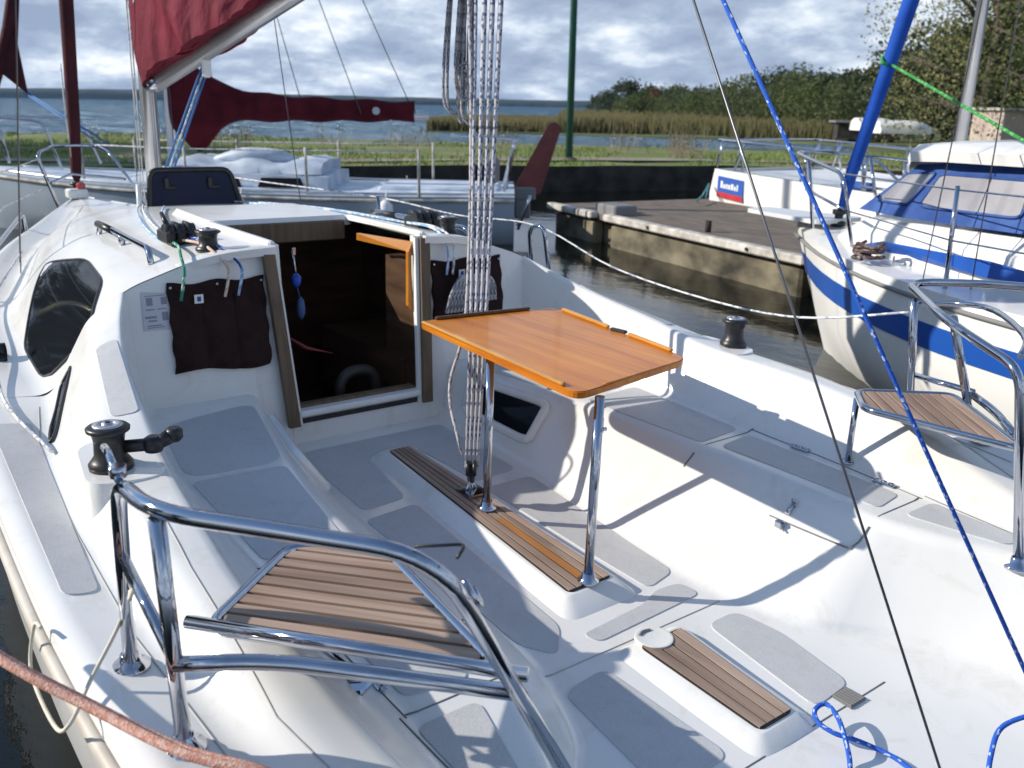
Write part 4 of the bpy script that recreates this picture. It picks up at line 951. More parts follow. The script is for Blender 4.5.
ht = MB(); ht.loft([[(x, w, z - .09), (x, w + .02, z - .03), (x, w * .9, z + .01), (x, 0, z + .03), (x, -w * .9, z + .01), (x, -w - .02, z - .03), (x, -w, z - .09)] for x, w, z in ((5.22, .40, 1.50), (5.08, .58, 1.545), (4.8, .68, 1.56), (3.9, .78, 1.565), (.2, .80, 1.55))], caps=True)
nb_p(ht, 'hard_top', M['white'], a=40)
nb_p(MB().tube([(5.23, -.1, 1.0), (5.16, -.1, 7.5)], .036, 14), 'mast', M['alu'])
nb_p(MB().tube([(6.02, 0, 1.02), (5.98, 0, 1.25), (5.62, 0, 2.6), (5.19, -.1, 4.9)], [.025, .042, .055, .045], 12), 'furled_headsail', M['bluecover'])
nb_p(MB().lathe((6.03, 0, .93), [(.05, 0), (.055, .03), (.03, .04), (.03, .08), (.05, .09), (.05, .12)], 14), 'furler_drum', M['black'])
nb_p(MB().tube(bend([(5.3, .74, .92), (5.45, .72, 1.36), (6.3, .22, 1.44), (6.42, 0, 1.44), (6.3, -.22, 1.44), (5.45, -.72, 1.36), (5.3, -.74, .92)], .12), .0125, 8).tube([(5.95, .36, .94), (6.08, .33, 1.42)], .0125, 8).tube([(5.95, -.36, .94), (6.08, -.33, 1.42)], .0125, 8).tube([(5.4, .73, 1.14), (6.1, .30, 1.2)], .01, 8).tube([(5.4, -.73, 1.14), (6.1, -.30, 1.2)], .01, 8), 'bow_pulpit', M['steel'])
bp_ = MB(); bp_.prism(rpoly([(6.85, .13), (6.0, .26), (6.0, -.26), (6.85, -.13)], .08), .955, .985); nb_p(bp_, 'bow_platform', M['gel2'])
for x, y in ((4.4, 1.12), (3.0, 1.28), (1.2, 1.28)):
    for s in (1, -1): nb_p(MB().tube([(x, s * (y - .03), .8), (x, s * y, 1.38)], .0125, 8), 'stanchion', M['steel'])
for s in (1, -1):
    nb_p(MB().tube([(5.45, s * .72, 1.36), (4.4, s * 1.12, 1.36), (3.0, s * 1.28, 1.36), (1.2, s * 1.28, 1.36)], .005, 6), 'guard_wire', M['steel']); nb_p(MB().tube([(5.4, s * .73, 1.14), (4.4, s * 1.11, 1.10), (3.0, s * 1.27, 1.08), (1.2, s * 1.27, 1.08)], .005, 6), 'guard_wire', M['steel'])
    for x, y, dz in ((4.6, 1.0, 0), (4.3, 1.02, 0)): nb_p(MB().tube([(x, s * y, .85), (4.95, -.1, 6.5)], .004, 6), 'shroud', M['wire'])
random.seed(11); rp = MB()
for k in range(5): a = random.uniform(0, 6); rp.tube([(5.05 + .085 * math.cos(a + q) + random.uniform(-.03, .03), 0.90 + .055 * math.sin(a + q), .89 + .018 * k + random.uniform(0, .03)) for q in range(6)], .010, 8, smooth=4)
nbm = nb.matrix_world; rp.v = [tuple(nbm @ Vector(p)) for p in rp.v]; cpt = nbm @ Vector((5.05, .88, .9))
single(rp, 'coiled_rope', M['ropeBr'], 'small heap of brown rope on the side deck of the blue striped boat', 'rope', tuple(cpt))
# green line from the blue stay down to the right
gl = [at(888, 72, 1.62), at(1060, 235, .85)]
g0, g1 = nbm @ Vector((5.76, .0, 2.05)), nbm @ Vector((3.3, 1.28, 1.3)); single(MB().tube([g0, g1], .010, 8).tube([g0 + Vector((0, 0, .05)), g0 + Vector((.04, .04, .04)), g0 + Vector((0, .08, .0)), g0], .012, 8, smooth=3), 'green_line', M['ropeGreenB'], 'bright green line from the blue furled headsail down to the side deck', 'rope', tuple(g0))

# ---- white motorboat with the sign, beyond the pier
S0 = far(711, 168, 14.6); S1 = far(872, 193, 12.2)
sdir = Vector((S0.x - S1.x, S0.y - S1.y, 0)).normalized(); rzs = math.atan2(sdir.y, sdir.x)
sb_h = 1.02
SL_ = 6.6; bowp = Vector((S0.x, S0.y, WATER)); nrm = Vector((-sdir.y, sdir.x, 0)); nrm = nrm if nrm.y > 0 else -nrm
sb = bthing('moored_boat', 'white boat with a blue and red sign on its hull, beyond the pier', 'boat', bowp - nrm * 1.15, rzs)
sbp = lambda mb, n, m, parent=None, a=None: mb.build(n, m, parent or sb, autosmooth=a)
nd_ = 1 if (Matrix.Rotation(rzs, 3, 'Z') @ Vector((0, 1, 0))).dot(nrm) > 0 else -1
fbz = S0.z - WATER; fb1 = S1.z - WATER
rg = []
for i in range(25):
    t = i / 24; x = -SL_ * t; zt = fbz + (fb1 - fbz) * min(t * 6.6 / ((S0 - S1).length + .01), 2.2); w = 1.15 * (1 - .55 * max(t - .45, 0) ** 1.6 * 3.0) if t > .45 else 1.15; w = max(w, .05)
    rg.append([(x - .10 * (t == 0), w, zt), (x, w * .99, zt * .6), (x + .04, w * .96, .22), (x + .05, w * .7, -.05), (x + .05, 0, -.2), (x + .05, -w * .7, -.05), (x + .04, -w * .96, .22), (x, -w * .99, zt * .6), (x, -w, zt)])
sbp(MB().loft(rg, caps=True, smooth=True), 'hull', M['white'], a=40)
sbp(MB().loft([[(r[0][0], r[0][1] * a, r[0][2] + .004 - (.0 if abs(a) > .9 else .05)) for a in (.98, .85, 0, -.85, -.98)] for r in rg]), 'deck', M['gel2'])
# sign on the near side, just aft of the end
def sgn(x, z, d): return (x, nd_ * (1.146 + d), z)
sx0, sx1 = -.20, -.80; zc = lambda x: fbz * .56 + .13 + .06 * x
q = [sgn(sx0, zc(sx0) + .17, .0), sgn(sx1, zc(sx1) + .17, .0), sgn(sx1, zc(sx1) - .14, .0), sgn(sx0, zc(sx0) - .14, .0)]
sg = MB(); sg.plate(q, (0, nd_, 0), .012, 0); q2 = [sgn(sx0, zc(sx0) - .06, .0125), sgn(sx1, zc(sx1) - .06, .0125), sgn(sx1, zc(sx1) - .139, .0125), sgn(sx0, zc(sx0) - .139, .0125)]; sg.plate(q2, (0, nd_, 0), .003, 1)
sgo = sbp(sg, 'sign_panel', [M['signblue'], M['red']])
random.seed(2); lt = MB(); x = sx0 - .08
for k, (w, h) in enumerate(((.05, .10), (.04, .06), (.035, .07), (.045, .065), (.06, .085), (.04, .06), (.03, .09))):
    zz = zc(x) + .045; c0 = [sgn(x, zz + h - .04, .0135), sgn(x - w, zz + h - .045, .0135), sgn(x - w, zz - .045, .0135), sgn(x, zz - .04, .0135)]
    lt.plate(c0, (0, nd_, 0), .002); x -= w + .018
sbp(lt, 'sign_lettering', M['white'], sgo)
pr_ = MB()
def spt(x, dy, dz): i = min(max(-x / SL_, 0), 1); zt = fbz + (fb1 - fbz) * min(i * 6.6 / ((S0 - S1).length + .01), 2.2); return (x, nd_ * (1.08 - dy), zt + dz)
pr_.tube([spt(x, 0, .42) for x in (-.05, -1.0, -2.0, -3.2, -4.5)], .018, 8); pr_.tube([spt(x, 1.9, .42) for x in (-.05, -1.0, -2.0, -3.2, -4.5)], .018, 8); pr_.tube([spt(-.05, 0, .42), spt(-.02, .9, .42), spt(-.05, 1.9, .42)], .018, 8)
for x, lean in ((-.15, -.1), (-.55, .12), (-.62, -.15), (-1.9, .1), (-2.0, -.12), (-2.9, .12), (-3.0, 0), (-3.6, 0)):
    for dy in (0, 1.9): pr_.tube([spt(x - lean, dy, 0), spt(x, dy, .42)], .018, 8)
pr_.tube(bend([spt(-2.5, .2, .0), spt(-2.5, .2, .36), spt(-3.0, .2, .36), spt(-3.4, .2, .12)], .12), .018, 8)
sbp(pr_, 'guard_rail', M['steel'])
sbp(MB().box((-3.3, 0, fbz * .85), (2.0, 1.5, .28), bev=.08), 'cabin', M['gel2'])
sbp(MB().box((-2.6, nd_ * .55, fbz * .93), (.5, .6, .1), bev=.03).box((-3.6, nd_ * .7, fbz * .90), (.9, .3, .1), bev=.03), 'cockpit_cushion', M['bluecanvas'])
tl0 = nbm
single(MB().tube([far(709, 184, 14.5), far(703, 195, 14.2), far(697, 201, 13.6)], .014, 8).tube([far(709, 184, 14.5), far(706, 198, 14.3)], .012, 8), 'mooring_line', mk_rope('teal_line', (.03, .2, .22), (.2, .4, .4), 40, 3, .7), 'teal mooring line at the near end of the white boat with the sign', 'rope', tuple(far(703, 196, 14.2)))

# ---- grey sailboat lying across our bow
sA = Vector((10.15, -6.1, WATER)); bA = Vector((14.6, -.2, WATER)); dA = (bA - sA); LA = dA.length; rzA = math.atan2(dA.y, dA.x)
gb = bthing('moored_sloop', 'blue-grey sloop across the bow with maroon boom cover and raised red rudder', 'sailboat', sA, rzA)
gp = lambda mb, n, m, parent=None, a=None: mb.build(n, m, parent or gb, autosmooth=a)
HR, ED = hull_rings(LA, 2.5, .62, .30, stern=.8)
gp(MB().loft(HR, caps=True), 'hull', M['greyhull'], a=60); gp(deckmesh(ED), 'deck', M['tarp'])
gp(MB().loft([[(x, .85, .6), (x, .8 * w, .6 + h), (x, 0, .65 + h), (x, -.8 * w, .6 + h), (x, -.85, .6)] for x, w, h in ((2.4, 1, .22), (4.4, .95, .26), (5.4, .6, .1))], caps=True, smooth=False), 'cabin', M['tarp'])
for s in (1, -1):
    gp(MB().tube([(x, s * (y + .006), z - .05) for x, y, z in ED], .022, 8), 'rub_rail', M['edgeboard'])
    gp(MB().tube([(x, s * (y - .05), z + .03) for x, y, z in ED[:-2]], .016, 8), 'toe_rail', M['alu'])
    for x0_, x1_ in ((2.7, 3.3), (3.5, 4.1)): gp(MB().plate([(x0_, s * .838, .68), (x1_, s * .838, .68), (x1_ - .05, s * .812, .80), (x0_ + .05, s * .812, .80)], (0, s, .1), .012), 'cabin_window', M['glass'])
    for x_ in (1.6, 3.4): gp(MB().lathe((x_, s * 1.36, .12), [(.01, 0), (.09, .05), (.10, .25), (.09, .42), (.02, .48)], 14).tube([(x_, s * 1.36, .58), (x_, s * 1.2, .70)], .008, 6), 'fender', M['white'])
gp(MB().box((1.0, 0, .66), (1.6, 1.2, .06), bev=.03), 'cockpit_cover', M['tarp'])
random.seed(21); tarp = MB(); rings = []
for i in range(15):
    x = 2.5 + 1.9 * i / 14; rings.append([(x, .75 * math.cos(a) * (1 + random.uniform(-.05, .05)), .84 + (.17 + .035 * math.sin(i * 1.1) + random.uniform(-.015, .015)) * math.sin(a) ** .6) for a in [math.pi * k / 12 for k in range(13)]])
tarp.loft(rings, caps=True); gp(tarp, 'cabin_tarpaulin', M['tarp'], a=60)
gp(MB().tube([(2.9, .25, .98), (3.2, .3, 1.03), (3.6, .32, 1.05), (4.0, .25, .98)], [.05, .11, .10, .04], 12, smooth=4), 'bundled_sail', M['tarp'])
mxA = LA * .63
gp(MB().tube([(mxA, 0, .85), (mxA - .1, 0, 9)], .06, 12), 'mast', M['alu'])
gz = 1.62
cv = MB(); rings = []
for i in range(31):
    t = i / 30; x = mxA - .05 - 3.25 * t; top_ = .95 * math.exp(-t * 9) + .22 * (1 - t * .35); bot = -.16 - (.42 * math.exp(-((t - .10) / .08) ** 2)) + .05 * t
    w = .13 * (1 - .4 * t); rings.append([(x, w * math.cos(a), gz + (top_ * math.sin(a) if math.sin(a) > 0 else -bot * math.sin(a)) + .015 * math.sin(31 * t + a)) for a in [2 * math.pi * k / 16 for k in range(16)]])
cv.loft(rings, cyc=True, caps=True); gp(cv, 'boom_cover', M['maroon2'], a=60)
gp(MB().tube([(mxA, 0, gz - .1), (mxA - 3.5, 0, gz - .05)], .045, 10), 'boom', M['alu'])
gp(MB().lathe((mxA - 2.8, .10, gz + .02), [(.05, 0), (.05, .01)], 16, axis=(0, 1, 0)), 'sail_maker_badge', M['labelw'])
rd = MB(); ol = [(-.95, 1.62), (-1.07, 1.58), (-1.10, 1.45), (-.62, .62), (-.22, .60), (-.24, .72), (-.80, 1.52)]
ol = rpoly([(.02, .62), (-.36, .56), (-.62, 1.44), (-.56, 1.54), (-.46, 1.52)], .06); rd.plate([(x, .02, z) for x, z in ol], (0, -1, 0), .045); gp(rd, 'rudder_blade', M['rudder'])
gp(MB().box((-.12, 0, .58), (.36, .09, .18), bev=.02).box((-.12, 0, .42), (.22, .07, .35), bev=.02), 'rudder_head', M['seam'])
gp(MB().tube(bend([(.15, .55, .62), (.0, .55, 1.28), (.0, .35, 1.28), (.12, .35, .62)], .08), .022, 8), 'stern_rail', M['steel']); gp(MB().tube(bend([(.15, -.75, .62), (.0, -.75, 1.28), (.6, -1.0, 1.28), (.62, -1.0, .62)], .08), .02, 8), 'stern_rail', M['steel']); gp(MB().tube(bend([(-.05, .9, .2), (-.2, .9, .62), (-.2, .55, .62), (-.05, .55, .2)], .1), .02, 8), 'stern_ladder', M['steel'])
gp(MB().tube([(.3, .2, .75), (.3, .2, 1.15)], .025, 8).box((.3, .2, .9), (.2, .2, .35), bev=.05), 'outboard_bracket', M['seam'])
gp(MB().tube(bend([(LA - 1.5, .6, .85), (LA - 1.3, .55, 1.45), (LA - .1, .12, 1.5), (LA - .1, -.12, 1.5), (LA - 1.3, -.55, 1.45), (LA - 1.5, -.6, .85)], .15), .018, 8).tube([(LA - .7, .35, .9), (LA - .6, .32, 1.46)], .018, 8), 'bow_pulpit', M['steel'])
gp(MB().tube([(LA - .1, 0, .95), (LA - .2, 0, 1.25), (LA - .75, 0, 2.6), (mxA + .3, 0, 8.5)], [.03, .05, .08, .05], 10), 'furled_headsail', M['maroon3'])
clew = MB(); clew.plate([(LA - .50, 0, 2.1), (LA - .9, .02, 1.78), (LA - .85, .02, 2.4), (LA - 1.0, 0, 3.3)], (0, 1, 0), .02); gp(clew, 'headsail_clew', M['maroon3'])
gp(MB().tube([(LA - .9, .03, 1.79), (mxA + .6, .5, 1.15)], .012, 8).tube([(LA - .9, .05, 1.77), (mxA + .6, .6, 1.1)], .010, 8), 'headsail_sheet', M['bluewire'])
for x in (1.2, 2.6, 4.1, 5.5):
    for s in (1, -1): gp(MB().tube([(x, s * 1.14 * (1 if x < 5 else .75), .62), (x, s * 1.16 * (1 if x < 5 else .75), 1.2)], .018, 8), 'stanchion', M['edgeboard'])
for s in (1, -1): gp(MB().tube([(1.2, s * 1.16, 1.18), (2.6, s * 1.16, 1.16), (4.1, s * 1.16, 1.16), (5.5, s * .87, 1.18)], .008, 6), 'guard_wire', M['ropeL'])
for x, y in ((mxA - .4, 1.05), (mxA + .1, 1.05), (mxA - .4, -1.05), (mxA - 2.6, 0.1), (mxA - 1.8, -.1), (mxA - 3.3, .0)): gp(MB().tube([(x, y, .75 if abs(y) > .5 else 1.6), (mxA - .08, 0, 8.6)], .006, 6), 'rigging_wire', M['wire'])

# ================================================================== PIER, BANK, POLE
def wline(u, v, z): p = at(u, v, z); return Vector((p.x, p.y, z))
PT = .075
p0, p1 = wline(546, 204, PT), wline(815, 262, PT); pd = (p1 - p0).normalized(); pn = Vector((pd.y, -pd.x, 0)); pn = pn if pn.y < 0 else -pn
PL = 9.5; PW = 2.9
pier = thing('pier', 'low concrete pier with a pale worn edge board beside the marina basin', 'pier', tuple(p0 + Vector((0, 0, -.4))))
wp = lambda a, b, z: p0 + pd * a + pn * b + Vector((0, 0, z - PT))
d = MB(); d.add([wp(0, .12, PT), wp(PL, .12, PT), wp(PL, PW, PT), wp(0, PW, PT), wp(0, .12, PT - .08), wp(PL, .12, PT - .08), wp(PL, PW, PT - .08), wp(0, PW, PT - .08)], [(0, 3, 2, 1), (4, 5, 6, 7), (0, 1, 5, 4), (1, 2, 6, 5), (2, 3, 7, 6), (3, 0, 4, 7)])
part(d, 'pier_deck', M['pierdeck'], pier)
for a, b in ((0, 1.25), (1.55, 5.2), (5.23, PL)):
    mx = Matrix.Translation(wp((a + b) / 2, .07, PT - .02)) @ Matrix.Rotation(math.atan2(pd.y, pd.x), 4, 'Z'); part(MB().box(None, (b - a, .13, .09), bev=.015, mtx=mx), 'edge_board', M['edgeboard'], pier)
w = MB(); mx = lambda a, b, y, z, h, t: Matrix.Translation(wp((a + b) / 2, y, z)) @ Matrix.Rotation(math.atan2(pd.y, pd.x), 4, 'Z')
for a, b in ((.1, 1.2), (1.6, 5.1), (5.4, PL)): w.box(None, (b - a, .16, .5), bev=.03, mtx=mx(a, b, .18, -.28, 0, 0))
w.box(None, (PL - .4, .16, .5), mtx=mx(.3, PL, .35, -.32, 0, 0)); w.box(None, (PL, .2, .7), mtx=mx(0, PL, PW - .1, -.4, 0, 0))
part(w, 'pier_wall', M['concrete'], pier)
fb = MB()
for a in (2.6, 4.4, 6.2): fb.lathe(wp(a, .0, PT - .02), [(.02, 0), (.02, .012)], 10, axis=-pn)
part(fb, 'edge_bolt', M['rubber'], pier)
part(MB().tube([wp(3.3, .35, PT), wp(3.3, .35, PT + .13)], .035, 10), 'mooring_post', M['bankwall'], pier)
part(MB().box(None, (.5, .35, .16), bev=.02, mtx=mx(1.1, 1.7, .3, PT + .05, 0, 0)), 'gangway_block', M['seam'], pier)

# bank: land behind the basin, between the basin and the lake
ground_pts = [(32, 14.0), (20.5, 3), (19, -1), (17.8, -4), (16.6, -6.8), (15.6, -9.6), (14.6, -12.4), (13.6, -14.6), (11.5, -16.8), (6, -20), (-4, -27), (-2, -33), (8, -31), (14, -25), (18, -22.5), (21, -20), (23.5, -17.8), (26, -15.5), (29.5, -12.5), (33, -10.5), (36.5, -6), (39, 4), (42, 16)]
GZ = .22
gtop = MB(); rs_ = []
from mathutils import noise as mn
vin = [Vector(p) for p in ground_pts]; o2 = []
for i in range(len(vin)):
    a, b = vin[i], vin[(i + 1) % len(vin)]; m_ = max(1, int((b - a).length / 1.2)); o2 += [a + (b - a) * t / m_ for t in range(m_)]
ins = []
def inpoly(q, P):
    c = False
    for i in range(len(P)):
        a, b = P[i], P[i - 1]
        if (a.y > q.y) != (b.y > q.y) and q.x < (b.x - a.x) * (q.y - a.y) / (b.y - a.y) + a.x: c = not c
    return c
for ix in range(-6, 44):
    for iy in range(-35, 18):
        q = Vector((ix + .31, iy + .37))
        if inpoly(q, o2) and min((q - p).length for p in o2) > .6: ins.append(q)
n_ = len(o2); vo, _, fo, *_ = geometry.delaunay_2d_cdt(o2 + ins, [(i, (i + 1) % n_) for i in range(n_)], [], 1, 1e-6)
def gh(x, y): return GZ + .06 * mn.noise(Vector((x * .35, y * .35, 0))) + .02 * mn.noise(Vector((x * 1.3, y * 1.3, 4)))
gtop.add([(p.x, p.y, gh(p.x, p.y)) for p in vo], fo, 0, True)
bdv = [(p.x, p.y, gh(p.x, p.y)) for p in o2]; gtop.add(bdv + [(x, y, -1.0) for x, y, z in bdv], [(i, i + n_, (i + 1) % n_ + n_, (i + 1) % n_) for i in range(n_)], 1)
def mk_grass():
    m = mat('bank_grass', (.1, .14, .03), .95); b = m.node_tree.nodes['Principled BSDF']; tc = nd(m, 'ShaderNodeTexCoord')
    n1 = nd(m, 'ShaderNodeTexNoise', Scale=.55, Detail=8); ln(m, tc, 'Object', n1, 'Vector')
    r = ramp(m, [(.36, (.26, .24, .14)), (.44, (.19, .20, .07)), (.54, (.13, .19, .03)), (.75, (.17, .24, .045))]); ln(m, n1, 'Fac', r, 'Fac')
    n2 = nd(m, 'ShaderNodeTexNoise', Scale=9.0, Detail=5); ln(m, tc, 'Object', n2, 'Vector')
    mx = nd(m, 'ShaderNodeMix', data_type='RGBA', blend_type='MULTIPLY'); mx.inputs[0].default_value = .7; r2 = ramp(m, [(.3, (.5, .5, .5)), (.7, (1.25, 1.25, 1.2))]); ln(m, n2, 'Fac', r2, 'Fac')
    m.node_tree.links.new(r.outputs['Color'], mx.inputs[6]); m.node_tree.links.new(r2.outputs['Color'], mx.inputs[7]); m.node_tree.links.new(mx.outputs[2], b.inputs['Base Color'])
    bp = nd(m, 'ShaderNodeBump', Strength=.8, Distance=.08); ln(m, n2, 'Fac', bp, 'Height'); ln(m, bp, 'Normal', b, 'Normal'); return m
M['grass'] = mk_grass()
go = gtop.build('ground', [M['grass'], M['bankwall']]); setp(go, kind='structure')
# path along the basin edge
pth = MB(); e0 = [(20.3, 3), (19.2, -1), (18.1, -4), (16.9, -6.8), (15.9, -9.6), (14.9, -12.4), (13.9, -14.8), (11.7, -17.1), (6, -20.5)]
pth.loft([[(x + .9 + k * .35, y - .35 - k * .18, gh(x + .9 + k * .35, y - .35 - k * .18) + .02) for k in range(4)] for x, y in e0]); setp(pth.build('path', M['sandpath']), kind='structure')
# grass blades (uncountable)
random.seed(31); gb_ = MB(); vs, fs = [], []
for k in range(44000):
    u = random.uniform(-40, 1060); D = random.uniform(12.5, 46) ; th = far(u, 100, D); q = Vector((th.x, th.y))
    if not inpoly(q, o2): continue
    if mn.noise(Vector((q.x * .3, q.y * .3, 9))) < -.12: continue
    edge = min(abs(q.x - a[0]) + abs(q.y - a[1]) for a in ((17.6, 1.2), (16.5, -2.3), (15.6, -5), (13.4, -7.6), (10.9, -10.7))) 
    h = random.uniform(.03, .10) * (1.8 if random.random() < .06 else 1); z = gh(q.x, q.y); a = random.uniform(0, 6.28); w = .006 + D * .0004; o = len(vs); lx, ly = random.uniform(-.05, .05), random.uniform(-.05, .05)
    vs += [(q.x - w * math.cos(a), q.y - w * math.sin(a), z), (q.x + w * math.cos(a), q.y + w * math.sin(a), z), (q.x + lx, q.y + ly, z + h)]; fs.append((o, o + 1, o + 2))
gb_.add(vs, fs); setp(gb_.build('grass', noisy('grass_blades', (.11, .16, .025), (.22, .26, .06), .8, .9)), kind='stuff')
# tufts of tall dead weeds along the lake edge
random.seed(77); wd = MB(); vs, fs = [], []
for u0, n in ((205, 26), (240, 30), (395, 10), (420, 16), (505, 16), (622, 14), (683, 30), (690, 20), (90, 14), (330, 10), (150, 12)):
    for k in range(n * 2):
        u = u0 + random.gauss(0, 9); p = far(u, 120, random.uniform(23, 29)); h = random.uniform(.25, .8); z = gh(p.x, p.y); o = len(vs); dx = random.gauss(0, .08); w = .014
        vs += [(p.x - w, p.y, z), (p.x + w, p.y, z), (p.x + dx, p.y + dx, z + h)]; fs.append((o, o + 1, o + 2))
        for q in range(4): hh = random.uniform(.5, 1) * h; o = len(vs); a = random.uniform(0, 6.28); s_ = .035; c = Vector((p.x + dx * hh / h, p.y + dx * hh / h, z + hh)); vs += [c, c + Vector((s_ * math.cos(a), s_ * math.sin(a), s_)), c + Vector((s_ * math.cos(a + 1), s_ * math.sin(a + 1), -.01))]; fs.append((o, o + 1, o + 2))
wd.add(vs, fs); setp(wd.build('dry_weeds', noisy('dry_weed_stalks', (.10, .09, .06), (.18, .155, .11), 2, .9)), kind='stuff')
# green pole
pb = far(569, 152, 21.5); pb = Vector((pb.x, pb.y, gh(pb.x, pb.y)))
po = thing('flag_pole', 'tall thin dark green pole standing on the grassy bank', 'pole', tuple(pb)); tl_ = Vector((.0, .0, 1))
part(MB().tube([pb - Vector((0, 0, .1)), pb + Vector((.02, -.02, 9))], [.085, .065], 12), 'shaft', M['pole'], po)
random.seed(4); bs = MB(); bs.lathe(pb - Vector((0, 0, .02)), [(.22, 0), (.2, .06), (.12, .10)], 14); part(bs, 'footing', M['concrete'], po)

# ================================================================== FAR SHORE, REEDS, TREES
def leafmat(name, c1, c2, c3):
    m = mat(name, c1, .75); b = m.node_tree.nodes['Principled BSDF']; tc = nd(m, 'ShaderNodeTexCoord'); n = nd(m, 'ShaderNodeTexNoise', Scale=.45, Detail=3); ln(m, tc, 'Object', n, 'Vector')
    n2 = nd(m, 'ShaderNodeTexNoise', Scale=5.0, Detail=2); ln(m, tc, 'Object', n2, 'Vector'); ad = nd(m, 'ShaderNodeMath', operation='MULTIPLY_ADD'); ad.inputs[1].default_value = .45; ln(m, n2, 'Fac', ad, 0); ml = nd(m, 'ShaderNodeMath', operation='MULTIPLY'); ml.inputs[1].default_value = .6; ln(m, n, 'Fac', ml, 0); ln(m, ml, 0, ad, 2)
    r = ramp(m, [(.35, c1), (.52, c2), (.7, c3)]); ln(m, ad, 0, r, 'Fac'); ln(m, r, 'Color', b, 'Base Color')
    tr_ = nd(m, 'ShaderNodeBsdfTranslucent'); ln(m, r, 'Color', tr_, 'Color'); ms = nd(m, 'ShaderNodeMixShader'); ms.inputs[0].default_value = .4; ln(m, b, 0, ms, 1); ln(m, tr_, 0, ms, 2); ln(m, ms, 0, m.node_tree.nodes['Material Output'], 'Surface'); return m
LM = {'dark': leafmat('dark_foliage', (.022, .035, .014), (.04, .06, .02), (.065, .085, .03)),
      'olive': leafmat('olive_foliage', (.055, .08, .022), (.10, .13, .036), (.15, .165, .05)),
      'yellow': leafmat('yellowing_foliage', (.17, .18, .07), (.26, .25, .10), (.34, .30, .13)),
      'brush': leafmat('brush_foliage', (.05, .065, .024), (.085, .105, .036), (.125, .135, .05)),
      'rust': leafmat('rusty_foliage', (.13, .06, .03), (.17, .08, .04), (.2, .1, .05))}
def tree(name, label, base, H, Wd, nclump, nleaf, ls, lm, seed, trunk_h=.3, droop=0.0, group='trees on the far side of the basin', ragged=1.0, crown_lo=.22, flat=1.0):
    random.seed(seed); t = thing(name, label, 'tree' if 'bush' not in name else 'bush', tuple(base), group); B0 = Vector(base)
    tr = MB(); tr.tube([B0 - Vector((0, 0, .3)), B0 + Vector((.02 * H * random.uniform(-1, 1), 0, H * .4)), B0 + Vector((.05 * H * random.uniform(-1, 1), .03 * H * random.uniform(-1, 1), H * .85))], [H * .032, H * .022, H * .006], 8)
    cl = []
    for k in range(nclump):
        f = random.random() ** .8; z = H * (crown_lo + (1 - crown_lo) * f); rad = Wd * (.5 * math.sin(math.pi * min(max((f * .86 + .12), 0), 1)) ** .7); a = random.uniform(0, 6.28); rr = rad * math.sqrt(random.random()) * ragged
        c = B0 + Vector((rr * math.cos(a), rr * math.sin(a) * flat, z)); cl.append((c, random.uniform(.10, .2) * Wd))
        if k % 3 == 0: tr.tube([B0 + Vector((0, 0, z * .55)), (B0 + Vector((0, 0, z * .75)) + c) / 2 + Vector((0, 0, -.02 * H)), c], [H * .011, H * .007, H * .003], 5)
    part(tr, 'trunk', M['trunk'], t)
    vs, fs = [], []
    for k in range(nleaf):
        c, r = cl[int(random.random() * len(cl))]; v = Vector((random.gauss(0, 1), random.gauss(0, 1), random.gauss(0, .75))).normalized() * r * random.random() ** .45
        if droop: v.z -= droop * r * random.random() * 2.2
        p = c + v; n = Vector((random.gauss(0, 1), random.gauss(0, 1), random.gauss(.4, 1))).normalized(); a = n.orthogonal().normalized(); b = n.cross(a); th = random.uniform(0, 6.28); a, b = a * math.cos(th) + b * math.sin(th), b * math.cos(th) - a * math.sin(th); s_ = ls * random.uniform(.5, 1.25); o = len(vs)
        vs += [p - a * s_, p + b * s_ * .55, p + a * s_, p - b * s_ * .55]; fs.append((o, o + 1, o + 2, o + 3))
    part(MB().add(vs, fs), 'crown', LM[lm], t); return t
def tb_(u, D, z=None): p = far(u, 110, D); return (p.x, p.y, z if z is not None else (-.2))
# far wooded spit, left to right
TS = [(606, 205, 5.0, 8.5, 'dark', 'low dark round tree at the left tip of the wooded spit'), (628, 175, 6.6, 9, 'dark', 'dark bushy tree beside the left tip of the wooded spit'), (652, 185, 6.0, 10, 'dark', 'dark tree behind the low scrub left of the thin wire'),
      (676, 190, 6.2, 9, 'olive', 'olive green tree on the spit, third tree left of the thin wire'), (700, 170, 5.6, 9, 'dark', 'dark tree on the spit just left of the thin wire'), (724, 175, 5.9, 9, 'dark', 'dark tree on the spit right of the thin wire'),
      (748, 150, 7.2, 10, 'olive', 'taller olive tree just left of the blue backstay line'), (775, 140, 7.3, 10, 'dark', 'dark tree behind the blue backstay line'), (800, 135, 7.4, 11, 'olive', 'tall olive tree right of the blue backstay line'),
      (826, 130, 6.6, 9, 'dark', 'dark tree over the bushes midway between the two blue lines'), (848, 120, 6.2, 9, 'dark', 'dark tree just left of the blue furled headsail'), (872, 95, 5.6, 8, 'dark', 'dark tree behind the blue furled headsail'), (900, 85, 6.0, 8, 'dark', 'dark tree behind the two white hulls ashore')]
for i, (u, D, H, Wd, lm, lb_) in enumerate(TS): tree('tree', lb_, tb_(u, D), H * .86, Wd, 46, 2600, .28, lm, 100 + i, crown_lo=.08)
